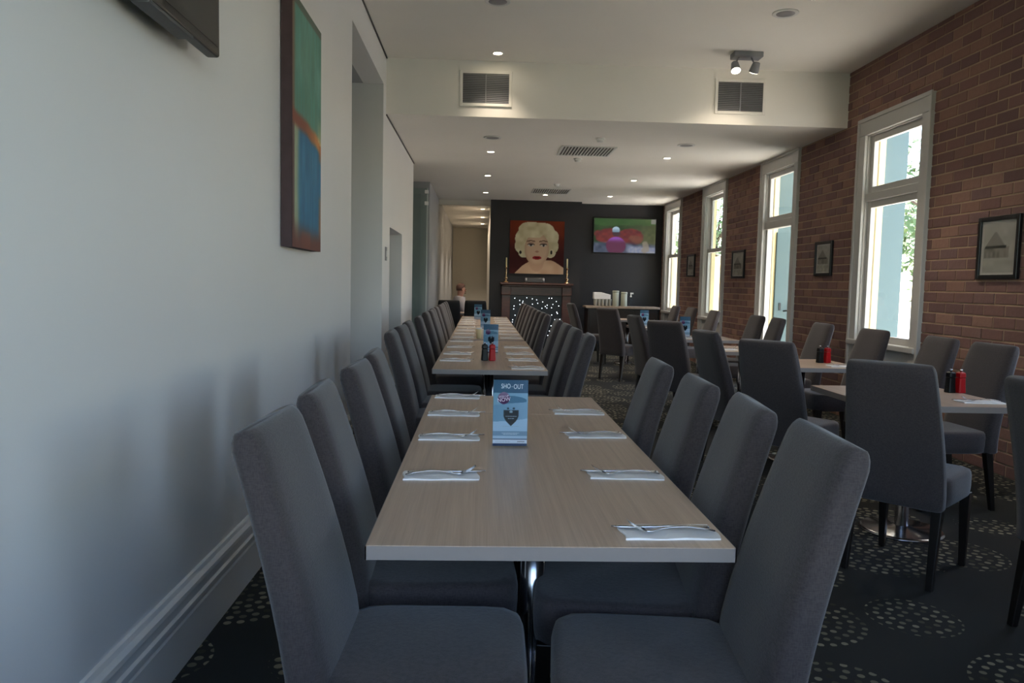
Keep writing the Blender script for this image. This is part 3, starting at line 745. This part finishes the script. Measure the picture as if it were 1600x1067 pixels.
# ------------------------------------------------------------------ framed prints on the brick wall
def print_paint(seed):
    def fn(u, v):
        c = (.74, .73, .70); n = vnoise(u*9, v*9, seed); c = lerp(c, (.62, .61, .58), n*.6)
        if u < .07 or u > .93 or v < .05 or v > .95: return (.80, .79, .76)
        if .30 < v < .52 and .08 < u < .9-.1*(seed % 3): c = lerp((.42, .41, .38), (.62, .60, .56), vnoise(u*16, v*8, seed+1))
        if .48 < v < .535 and .1 < u < .72: c = (.27, .27, .25)
        if .53 < v < .80 and abs(u-.4) < (.80-v)*1.1: c = lerp(c, (.52, .51, .48), .8)
        if v < .26: c = lerp((.60, .59, .55), (.74, .73, .69), n)
        return c
    return fn
M_photo = painted('photo_print', .35)
for i, (y0, y1, z0, z1, l) in enumerate([(5.27, 5.72, 1.42, 1.88, 'large black-framed old photograph of a building at the picture edge'), (8.16, 8.58, 1.47, 1.85, 'black-framed old print between the tall window and glazed door'),
                                      (10.92, 11.47, 1.46, 1.87, 'black-framed old print between the glazed door and sash window'), (13.5, 14.0, 1.5, 1.9, 'dim framed print between the two sash windows')]):
    P = empty('framed_print', (XR-.004, (y0+y1)/2, z0), 0, l, 'picture', 'framed prints on the brick wall')
    hw, h = (y1-y0)/2, z1-z0; fr_ = .032
    for s in (-1, 1): MB().box(-.026, 0, s*(hw-fr_), s*hw, 0, h).build('frame_side', M_black, P, bevel=.003)
    for z in (0, h-fr_): MB().box(-.026, 0, -hw+fr_, hw-fr_, z, z+fr_).build('frame_rail', M_black, P, bevel=.003)
    panel('print', M_photo, 2*(hw-fr_), h-2*fr_, 40, 40, print_paint(i*3+1), P, (-.010, 0, fr_), (0, 0, -PI/2))
    MB().box(-.014, -.0125, -hw+fr_, hw-fr_, fr_, h-fr_).build('glazing', M_glass, P)

# ------------------------------------------------------------------ back wall: portrait, fireplace, television, sideboard
def ell(u, v, cx, cy_, rx, ry): return ((u-cx)/rx)**2+((v-cy_)/ry)**2
def portrait(u, v):
    n = vnoise(u*8, v*8, 5)
    c = lerp((.26, .10, .10), (.48, .20, .12), sm(.2, 1, v)+.25*(n-.5))
    skin = (.80, .68, .58); hair = lerp((.74, .69, .55), (.88, .85, .74), vnoise(u*14, v*14, 6))
    # shoulders and neck
    if v < .26-.9*max(0, abs(u-.60)-.16)**1.3 and u > .10+v*.9: c = lerp(skin, (.66, .52, .42), .5*n)
    if ell(u, v, .50, .22, .13, .18) < 1: c = (.74, .61, .52)
    # wavy hair as overlapping curls
    for cx, cy_, rx, ry in ((.40, .83, .24, .15), (.60, .83, .22, .14), (.27, .67, .17, .18), (.73, .68, .17, .18), (.22, .52, .13, .14), (.78, .53, .12, .15), (.26, .40, .10, .10), (.75, .40, .10, .09), (.50, .80, .30, .16)):
        if ell(u, v, cx, cy_, rx, ry) < 1+.25*(n-.5): c = hair
    # face
    if ell(u, v, .50, .47, .225, .31) < 1: c = lerp(skin, (.70, .57, .48), sm(.5, 1, ell(u, v, .50, .47, .225, .31))*.6)
    if v > .68 and ell(u, v, .43, .80, .20, .14) < 1: c = hair
    for ex in (.39, .62):
        if ell(u, v, ex, .540, .055, .026) < 1: c = (.78, .74, .70)
        if ell(u, v, ex, .542, .020, .025) < 1: c = (.26, .24, .26)
        if abs(v-(.566-3.2*(u-ex)**2)) < .009 and abs(u-ex) < .068: c = (.20, .15, .15)
        if ell(u, v, ex, .588, .06, .014) < 1: c = lerp(c, (.60, .48, .44), .7)
        if abs(v-(.625-.9*abs(u-ex)**1.6)) < .010 and abs(u-ex) < .075: c = (.40, .29, .22)
    if ell(u, v, .505, .42, .035, .018) < 1: c = (.66, .50, .43)
    if ell(u, v, .505, .305, .085, .034) < 1: c = (.58, .14, .17)
    if ell(u, v, .505, .307, .06, .006) < 1: c = (.30, .06, .08)
    if ell(u, v, .20, .40, .022, .035) < 1 or ell(u, v, .77, .41, .02, .04) < 1: c = (.16, .12, .14)
    return c
P = empty('portrait_painting', (1.117, 15.75, 1.52), 0, 'square portrait painting of a blonde curly-haired woman with red lips', 'painting')
MB().box(-.555, .555, -.045, -.002, 0, 1.07).build('stretcher_edge', M_black, P)
panel('canvas', painted('portrait_paint', .55), 1.11, 1.07, 110, 106, portrait, P, (0, -.0465, 0))
FP = empty('fireplace', (1.12, 15.75, 0), 0, 'dark mahogany fireplace surround with mantel shelf on the charcoal chimney breast', 'fireplace')
MB().box(-.74, .74, -.30, -.0, 1.29, 1.335).build('mantel_shelf', M_mahog, FP, bevel=.01)
MB().box(-.70, .70, -.24, -.0, 1.25, 1.29).build('shelf_moulding', M_mahog, FP, bevel=.012)
MB().box(-.68, .68, -.16, -.0, 1.08, 1.25).build('frieze', M_mahog, FP, bevel=.004)
for s in (-1, 1):
    MB().box(s*.53, s*.70, -.18, 0, 0, 1.10).build('pilaster', M_mahog, FP, bevel=.006)
    MB().box(s*.515, s*.715, -.20, 0, 0, .16).build('plinth_block', M_mahog, FP, bevel=.006)
    MB().box(s*.515, s*.715, -.22, 0, 1.08, 1.26).build('corbel', M_mahog, FP, bevel=.012)
MB().box(-.53, .53, -.06, -.02, 0, 1.08).build('firebox_panel', plain('dark_sparkle_panel', (.07, .075, .11), .4, var=.2), FP)
LS = empty('fairy_lights', (1.12, 15.69, .12), 0, 'string of small white fairy lights filling the fireplace opening', 'fairy lights')
bulb = MB().lathe([(.002, -.008), (.005, -.005), (.0065, 0), (.005, .005), (.002, .008)], 8).mesh('bulb', emit('fairy_bulb', (.80, .88, 1.0), 2.2), True)
pts = []
for i in range(90):
    p = (-.46+.1022*(i % 10)+random.uniform(-.045, .045), -.016, .07+.1*(i//10)+random.uniform(-.045, .045)); pts.append(p); inst(bulb, 'bulb', LS, p)
pts.sort(key=lambda p: (int(p[2]*8), p[0] if int(p[2]*8) % 2 else -p[0]))
MB().tube([(x, -.004, z) for x, y, z in pts], .0015, 5).build('wire', M_black, LS)
def candlestick(x, label):
    S = empty('candlestick', (x, 15.60, 1.335), 0, label, 'candlestick', 'candlesticks on the mantel')
    MB().lathe([(.055, 0), (.055, .012), (.03, .03), (.016, .045), (.03, .075), (.034, .09), (.014, .115), (.012, .17), (.022, .20), (.012, .22), (.013, .28), (.026, .30), (.026, .31), (.014, .315)], 20).build('stem', M_brass, S, smooth=True)
    MB().lathe([(.014, .312), (.0135, .49), (.006, .50)], 16).build('candle', M_cream, S, smooth=True)
candlestick(.50, 'brass candlestick at the passage end of the mantel'); candlestick(1.735, 'brass candlestick at the television end of the mantel')
S = empty('mantel_clock', (1.08, 15.58, 1.335), 0, 'low silver-ended dark box on the mantel below the portrait', 'speaker')
MB().box(-.16, .16, -.05, .05, 0, .10).build('body', M_greydark, S, bevel=.02, seg=3)
for s in (-1, 1): MB().lathe([(.045, -.02), (.05, -.012), (.05, .012), (.045, .02)], 18).build('end_cap', M_greymetal, S, (s*.175, 0, .05), (0, PI/2, 0), smooth=True)
S.name = 'mantel_speaker'

def tvpaint(u, v):
    n = vnoise(u*7, v*5, 11); n2 = vnoise(u*20, v*13, 12); n3 = vnoise(u*45, v*30, 13)
    u2, v2 = u+.05*(n2-.5), v+.07*(n-.5)
    c = lerp((.17, .25, .14), (.36, .36, .24), sm(.3, 1, u)+.5*(n-.5)); c = lerp(c, (.14, .17, .12), .5*n2)
    if v2 > .8: c = lerp(c, (.22, .36, .18), .5)
    red = max(1-ell(u2, v2, .24, .48, .24, .25), 1-ell(u2, v2, .60, .46, .20, .25))
    c = lerp(c, lerp((.30, .14, .15), (.45, .19, .17), n2), sm(-.15, .25, red))
    c = lerp(c, (.42, .29, .22), sm(0, .4, 1-ell(u2, v2, .68, .40, .13, .13))*.6)
    low = sm(.32, .22, v2) if False else 1-sm(.20, .32, v2)
    c = lerp(c, lerp((.17, .20, .26), (.34, .37, .44), n2), low)
    if u > .5: c = lerp(c, lerp((.40, .43, .54), (.56, .57, .60), n3), (1-sm(.14, .24, v2))*sm(.5, .6, u))
    c = lerp(c, (.52, .48, .42), sm(0, .5, 1-ell(u2, v2, .83, .16, .06, .22))*.8)
    body = 1-ell(u, v, .36, .20, .165, .27)                      # rider's back
    c = lerp(c, lerp((.34, .17, .26), (.50, .28, .62), sm(.26, .42, v2)), sm(-.05, .15, body))
    c = lerp(c, (.24, .18, .20), sm(0, .4, 1-ell(u, v, .36, .56, .07, .09)))
    helm = 1-ell(u, v, .355, .66, .066, .11)
    if v > .60: c = lerp(c, lerp((.40, .50, .56), (.62, .72, .78), sm(.60, .74, v)), sm(0, .25, helm))
    if u > .92 and v > .86: c = (.46, .46, .42)
    return lerp(c, (.3, .3, .3), .12*n3)
T = empty('wall_television', (2.97, YB, 2.0), 0, 'large lit television showing a helmeted rider on the charcoal wall', 'television')
MB().box(-.665, .665, -.075, -.03, -.02, .73).build('casing', M_black, T, bevel=.008)
MB().box(-.25, .25, -.035, 0, .2, .5).build('wall_bracket', M_greydark, T)
panel('screen', painted('lit_screen', .3, .36, False), 1.29, .70, 96, 54, tvpaint, T, (0, -.0765, .005))

S = empty('sideboard', (2.83, 15.45, 0), 0, 'dark timber sideboard with canisters under the lit television', 'sideboard')
MB().box(-.70, .70, -.24, .28, .08, .86).build('carcass', M_darkwood, S, bevel=.004)
MB().box(-.74, .74, -.28, .30, .86, .90).build('worktop', M_table, S, bevel=.003)
MB().box(-.66, .66, -.20, .24, 0, .08).build('kick_base', M_black, S)
for k in range(3):
    d = MB().box(-.22, .22, -.262, -.24, .12, .82).build('cupboard_door', M_darkwood, S, (-.455+.455*k, 0, 0), bevel=.004)
    MB().tube([(.17, -.262, .52), (.17, -.285, .52), (.17, -.285, .66), (.17, -.262, .66)], .006, 8).build('handle', M_chrome, d, smooth=True)
M_pale = plain('pale_sage_canister', (.66, .68, .62), .45, var=.04); M_glassy = plain('frosted_tumblers', (.72, .74, .72), .25, var=.1)
tag(MB().box(0, .34, -.10, .10, 0, .06).box(.0, .15, -.1, .1, .06, .135).prism([(.15, .06), (.34, .06), (.34, .09), (.15, .135)], 'y', -.1, .1).build('serviette_stack', M_napkin, None, (2.27, 15.50, 1.04), bevel=.004), 'white stack of serviettes on top of the tumblers on the sideboard', 'serviettes')
for k in range(5):
    G = MB().lathe([(.026, 0), (.033, .125), (.035, .14), (.031, .14), (.024, .008)], 16).build('tumbler', M_glassy, None, (2.315+.072*k, 15.44, .90), smooth=True)
    tag(G, f'clear tumbler under the serviettes on the sideboard, {ORD[k]} from the fireplace', 'glass', 'tumblers on the sideboard')
    G2_ = MB().lathe([(.026, 0), (.033, .125), (.035, .14), (.031, .14), (.024, .008)], 16).build('tumbler', M_glassy, None, (2.315+.072*k, 15.55, .90), smooth=True)
    tag(G2_, f'clear tumbler in the rear row on the sideboard, {ORD[k]} from the fireplace', 'glass', 'tumblers on the sideboard')
for x, h, l in ((2.72, .315, 'taller pale canister in the middle of the sideboard'), (2.89, .29, 'shorter pale canister beside the spray bottle on the sideboard')):
    C = empty('canister', (x, 15.46, .90), 0, l, 'canister', 'canisters on the sideboard')
    MB().lathe([(.062, 0), (.065, .004), (.065, h-.04), (.062, h-.036)], 24).build('canister_body', M_pale, C, smooth=True)
    MB().lathe([(.068, h-.038), (.068, h-.01), (.06, h)], 24).build('lid', M_pale, C, smooth=True)
B = empty('spray_bottle', (3.03, 15.46, .90), 0, 'slim clear spray bottle with white top on the sideboard', 'bottle')
MB().lathe([(.035, 0), (.038, .01), (.036, .12), (.014, .17), (.013, .20)], 18).build('bottle_body', M_acryl, B, smooth=True)
MB().lathe([(.017, .19), (.017, .215), (.010, .22), (.010, .25)], 14).box(-.012, .05, -.011, .011, .25, .28).build('nozzle', M_white, B)

# ------------------------------------------------------------------ frameless glass door at the passage corner
G = empty('glass_door', (-.93, 13.15, 0), 0, 'frameless glass door panel with chrome fittings at the passage corner', 'door')
MB().box(-.90, 0, -.006, .006, .01, 2.88).build('pane', glassmat('green_glass', (.90, .96, .94)), G)
MB().box(-.012, .003, -.009, .009, .01, 2.88).build('edge_strip', plain('polished_glass_edge', (.78, .82, .82), .2), G)
for z in (2.60, 2.79): MB().box(-.05, .012, -.02, .02, z, z+.06).build('patch_fitting', plain('bright_satin_metal', (.93, .93, .93), .35, .3), G, bevel=.005)

# ------------------------------------------------------------------ ceiling fittings
def downlight(x, y, z, label, power=24, child=True):
    D = empty('downlight', (x, y, z), 0, label, 'downlight', 'recessed downlights')
    MB().lathe([(.058, 0), (.060, -.004), (.052, -.008), (.044, -.006), (.042, 0)], 24).build('trim_ring', M_white, D, smooth=True)
    MB().lathe([(.041, -.001), (.041, -.005), (.02, -.007)], 20).build('lens', M_lamp, D)
    if child:
        l = bpy.data.lights.new('lamp', 'SPOT'); l.energy = power; l.color = (1, .85, .66); l.spot_size = math.radians(95); l.spot_blend = .7; l.shadow_soft_size = .07
        o = bpy.data.objects.new('lamp', l); COL.objects.link(o); o.parent = D; o.location = (0, 0, -.03)
downlight(.12, 7.72, ZH, 'downlight in the high ceiling above the air grille by the white wall', 9)
downlight(2.52, 6.0, ZH, 'downlight in the high ceiling near the top picture edge')
for i, yy in enumerate((10.06, 12.27, 14.55)):
    downlight(.09-.02*i, yy, ZL, f'{ORD[i]} downlight over the long tables in the lower ceiling')
    downlight(2.41, yy+.1, ZL, f'{ORD[i]} downlight over the square tables in the lower ceiling')
downlight(1.18, 14.66, ZL, 'downlight in the lower ceiling right above the portrait painting')
for i, yy in enumerate((17.8, 20.0, 22.2)): downlight(.0, yy, ZL, f'{ORD[i]} small downlight along the far passage ceiling', 55)
def speaker(x, y, z, label):
    S = empty('ceiling_speaker', (x, y, z), 0, label, 'speaker', 'ceiling speakers')
    MB().lathe([(.105, 0), (.105, -.006), (.098, -.010), (.092, -.007)], 28).build('rim', M_white, S, smooth=True)
    MB().lathe([(.092, -.002), (.092, -.006), (.04, -.009), (.003, -.009)], 28).build('mesh_grille', M_greymetal, S, smooth=True)
for x, y, z, l in ((2.44, 6.36, ZH, 'round speaker in the high ceiling near the brick wall'), (.09, 6.33, ZH, 'round speaker in the high ceiling at the top picture edge'),
                   (.10, 9.09, ZL, 'round speaker in the lower ceiling over the long tables'), (2.41, 9.21, ZL, 'round speaker in the lower ceiling near the glazed door')): speaker(x, y, z, l)
for x, y, l in ((1.34, 8.95, 'white smoke detector just before the first slatted diffuser'), (1.26, 10.4, 'white smoke detector just past the first slatted diffuser'), (1.24, 13.05, 'white smoke detector before the far diffuser')):
    D = empty('smoke_detector', (x, y, ZL), 0, l, 'detector', 'smoke detectors')
    MB().lathe([(.055, 0), (.055, -.012), (.048, -.018)], 22).build('base', M_white, D, smooth=True)
    MB().lathe([(.042, -.018), (.042, -.034), (.03, -.045), (.004, -.046)], 22).build('sensor_cap', M_white, D, smooth=True)
def grille(x, label):
    G = empty('air_grille', (x, YBEAM, 3.135), 0, label, 'grille', 'air grilles on the bulkhead')
    for s in (-1, 1): MB().box(s*.235, s*.265, -.014, 0, -.03, .325).build('frame_side', M_ceil, G, bevel=.003)
    for z in (-.03, .295): MB().box(-.235, .235, -.014, 0, z, z+.03).build('frame_rail', M_ceil, G, bevel=.003)
    MB().box(-.235, .235, -.003, -.001, 0, .295).build('backing', plain('grille_shadow_grey', (.34, .34, .35), .6), G)
    sl_ = MB().add([(-.235, -.012, 0), (.235, -.012, 0), (.235, -.003, .010), (-.235, -.003, .010), (-.235, -.012, .003), (.235, -.012, .003), (.235, -.003, .013), (-.235, -.003, .013)],
                  [(0, 1, 2, 3), (4, 5, 6, 7), (0, 1, 5, 4), (2, 3, 7, 6), (0, 3, 7, 4), (1, 2, 6, 5)]).mesh('slat', M_greymetal)
    for k in range(16): inst(sl_, 'slat', G, (0, 0, .006+k*.018))
    MB().box(-.006, .006, -.013, -.003, 0, .295).build('mullion', M_greymetal, G)
grille(.01, 'grey slatted air grille on the bulkhead, nearer the white wall'); grille(2.635, 'grey slatted air grille on the bulkhead, nearer the brick wall')
def diffuser(x, y, label):
    D = empty('ceiling_diffuser', (x, y, ZL), 0, label, 'diffuser', 'ceiling diffusers')
    h = .34
    for s in (-1, 1):
        MB().box(s*(h-.03), s*h, -h, h, -.012, 0).build('frame_side', M_white, D, bevel=.003); MB().box(-h+.03, h-.03, s*(h-.03), s*h, -.012, 0).build('frame_rail', M_white, D, bevel=.003)
    MB().box(-h+.03, h-.03, -h+.03, h-.03, -.003, -.001).build('backing', M_black, D)
    sl_ = MB().box(-.007, .007, -h+.035, h-.035, -.012, -.003).mesh('slat', M_white)
    for k in range(15): inst(sl_, 'slat', D, (-.28+k*.04, 0, 0), (0, 0, 0))
diffuser(1.29, 9.8, 'slatted white ceiling diffuser between the two smoke detectors'); diffuser(1.23, 14.05, 'slatted white ceiling diffuser farther back above the fireplace')
S = empty('spotlight_bar', (2.50, 7.45, ZH), 0, 'grey ceiling plate with adjustable spotlights before the bulkhead', 'spotlight')
MB().box(-.14, .14, -.07, .07, -.05, 0).build('mounting_plate', M_greymetal, S, bevel=.006)
for dx, dz, lit in ((-.13, .6, True), (.06, -.5, False)):
    MB().tube([(dx*.6, -.02, -.045), (dx*.9, -.05, -.10), (dx, -.06, -.13)], .008, 8).build('arm', M_greymetal, S, smooth=True)
    hd = MB().lathe([(.030, .05), (.034, .045), (.046, -.035), (.046, -.045), (.040, -.045)], 18).build('spot_head', M_greymetal, S, (dx, -.075, -.155), (math.radians(-28), 0, 0) if lit else (math.radians(30), math.radians(8), 0), smooth=True)
    MB().lathe([(.041, -.043), (.041, -.047), (.012, -.049)], 18).build('lens', M_lamp, hd)
    if True:
        l = bpy.data.lights.new('lamp', 'SPOT'); l.energy = 12 if lit else 6; l.color = (1, .85, .66); l.spot_size = math.radians(95); l.spot_blend = .7; l.shadow_soft_size = .07
        o = bpy.data.objects.new('lamp', l); COL.objects.link(o); o.parent = hd; o.location = (0, 0, -.06)

# ------------------------------------------------------------------ seated person by the passage
def skin_body(name, verts, edges, mat, parent, sub=2):
    """verts: (x, y, z, radius)"""
    me = bpy.data.meshes.new(name); me.from_pydata([v[:3] for v in verts], edges, []); me.materials.append(mat)
    o = bpy.data.objects.new(name, me); COL.objects.link(o); o.parent = parent
    md = o.modifiers.new('skin', 'SKIN'); md.use_smooth_shade = True
    if not me.skin_vertices: me.attributes  # layer is made by the modifier
    for i, v in enumerate(verts):
        r = v[3]; me.skin_vertices[0].data[i].radius = r if isinstance(r, tuple) else (r, r)
    me.skin_vertices[0].data[0].use_root = True
    s = o.modifiers.new('sub', 'SUBSURF'); s.levels = sub; s.render_levels = sub
    return o
M_skin = plain('skin', (.70, .50, .42), .55, var=.06); M_shirt = plain('grey_white_shirt', (.66, .63, .64), .8, var=.06, nscale=14)
M_trou = plain('dark_trousers', (.13, .13, .17), .85, var=.1); M_hair = plain('short_brown_hair', (.40, .28, .24), .8, var=.2, nscale=80)
PS = empty('person', (-.36, 15.22, 0), math.radians(20), 'seated person in a pale shirt turned towards the fireplace, by the passage', 'person')
bv = [(-.06, 0, .56, (.15, .12)), (-.08, 0, .70, (.14, .105)), (-.09, 0, .85, (.14, .10)), (-.08, 0, .95, (.10, .075)), (-.06, 0, 1.035, .052), (-.045, 0, 1.10, (.068, .07)), (-.03, 0, 1.17, (.078, .085)), (-.03, 0, 1.235, (.066, .075))]
be = [(i, i+1) for i in range(7)]
for s in (-1, 1):
    k = len(bv)
    bv += [(-.08, s*.175, .950, .048), (-.05, s*.215, .70, .046), (.17, s*.17, .655, .036), (.23, s*.155, .655, .026), (.28, s*.15, .655, (.02, .036))]
    be += [(3, k), (k, k+1), (k+1, k+2), (k+2, k+3), (k+3, k+4)]
    for q, ln in ((-.030, .065), (-.010, .078), (.010, .072), (.028, .058)):
        f0 = len(bv); bv += [(.31, s*.15+q, .652, .0105), (.31+ln*.55, s*.15+q*1.1, .650, .0095), (.31+ln, s*.15+q*1.15, .640, .008)]
        be += [(k+4, f0), (f0, f0+1), (f0+1, f0+2)]
    f0 = len(bv); bv += [(.275, s*.15-s*.045, .652, .011), (.31, s*.15-s*.062, .648, .009)]; be += [(k+4, f0), (f0, f0+1)]
    k = len(bv); bv += [(-.02, s*.10, .55, .09), (.38, s*.12, .53, .065), (.40, s*.12, .28, .050), (.37, s*.12, .08, .038), (.50, s*.13, .035, (.04, .03))]
    be += [(0, k), (k, k+1), (k+1, k+2), (k+2, k+3), (k+3, k+4)]
skin_body('body', bv, be, M_skin, PS)
sv = [(-.06, 0, .55, (.165, .135)), (-.08, 0, .70, (.156, .12)), (-.09, 0, .85, (.170, .124)), (-.08, 0, .985, (.15, .11)), (-.065, 0, 1.035, .066)]
se = [(0, 1), (1, 2), (2, 3), (3, 4)]
for s in (-1, 1):
    k = len(sv); sv += [(-.08, s*.185, .970, .085), (-.05, s*.215, .70, .064), (.14, s*.175, .658, .046)]; se += [(3, k), (k, k+1), (k+1, k+2)]
skin_body('shirt', sv, se, M_shirt, PS)
tv_ = [(-.05, 0, .53, (.165, .11))]; te = []
for s in (-1, 1):
    k = len(tv_); tv_ += [(-.02, s*.10, .545, .102), (.38, s*.12, .53, .078), (.40, s*.12, .28, .064), (.37, s*.12, .10, .056)]; te += [(0, k), (k, k+1), (k+1, k+2), (k+2, k+3)]
skin_body('trousers', tv_, te, M_trou, PS)
hm = MB(); secs = []
for z, rx, ry in ((-.02, .086, .080), (.03, .094, .086), (.07, .092, .082), (.10, .075, .066), (.122, .04, .036), (.128, .01, .01)):
    secs.append([(-.045+rx*math.cos(2*PI*j/20)*(1 if math.cos(2*PI*j/20) < 0 or z > .05 else .35), ry*math.sin(2*PI*j/20), 1.17+z) for j in range(20)])
hm.loft(secs).build('hair', M_hair, PS, smooth=True)
for s in (-1, 1):
    MB().lathe([(.002, -.008), (.007, -.005), (.009, 0), (.007, .005), (.002, .008)], 10, (.052, s*.030, 1.175)).build('eye', M_black, PS, smooth=True)
    MB().lathe([(.004, -.03), (.012, -.02), (.014, 0), (.012, .02), (.004, .03)], 10, (-.035, s*.083, 1.165)).build('ear', M_skin, PS, smooth=True)
MB().loft([[(.045, -.008, 1.18), (.05, 0, 1.185), (.045, .008, 1.18)], [(.05, -.014, 1.14), (.072, 0, 1.14), (.05, .014, 1.14)], [(.05, -.01, 1.13), (.06, 0, 1.128), (.05, .01, 1.13)]]).build('nose', M_skin, PS, smooth=True)
MB().loft([[(.045, -.025, 1.105), (.064, 0, 1.112), (.045, .025, 1.105)], [(.045, -.025, 1.10), (.066, 0, 1.10), (.045, .025, 1.10)], [(.045, -.018, 1.09), (.062, 0, 1.09), (.045, .018, 1.09)]]).build('mouth', plain('lips', (.55, .28, .26), .5), PS, smooth=True)
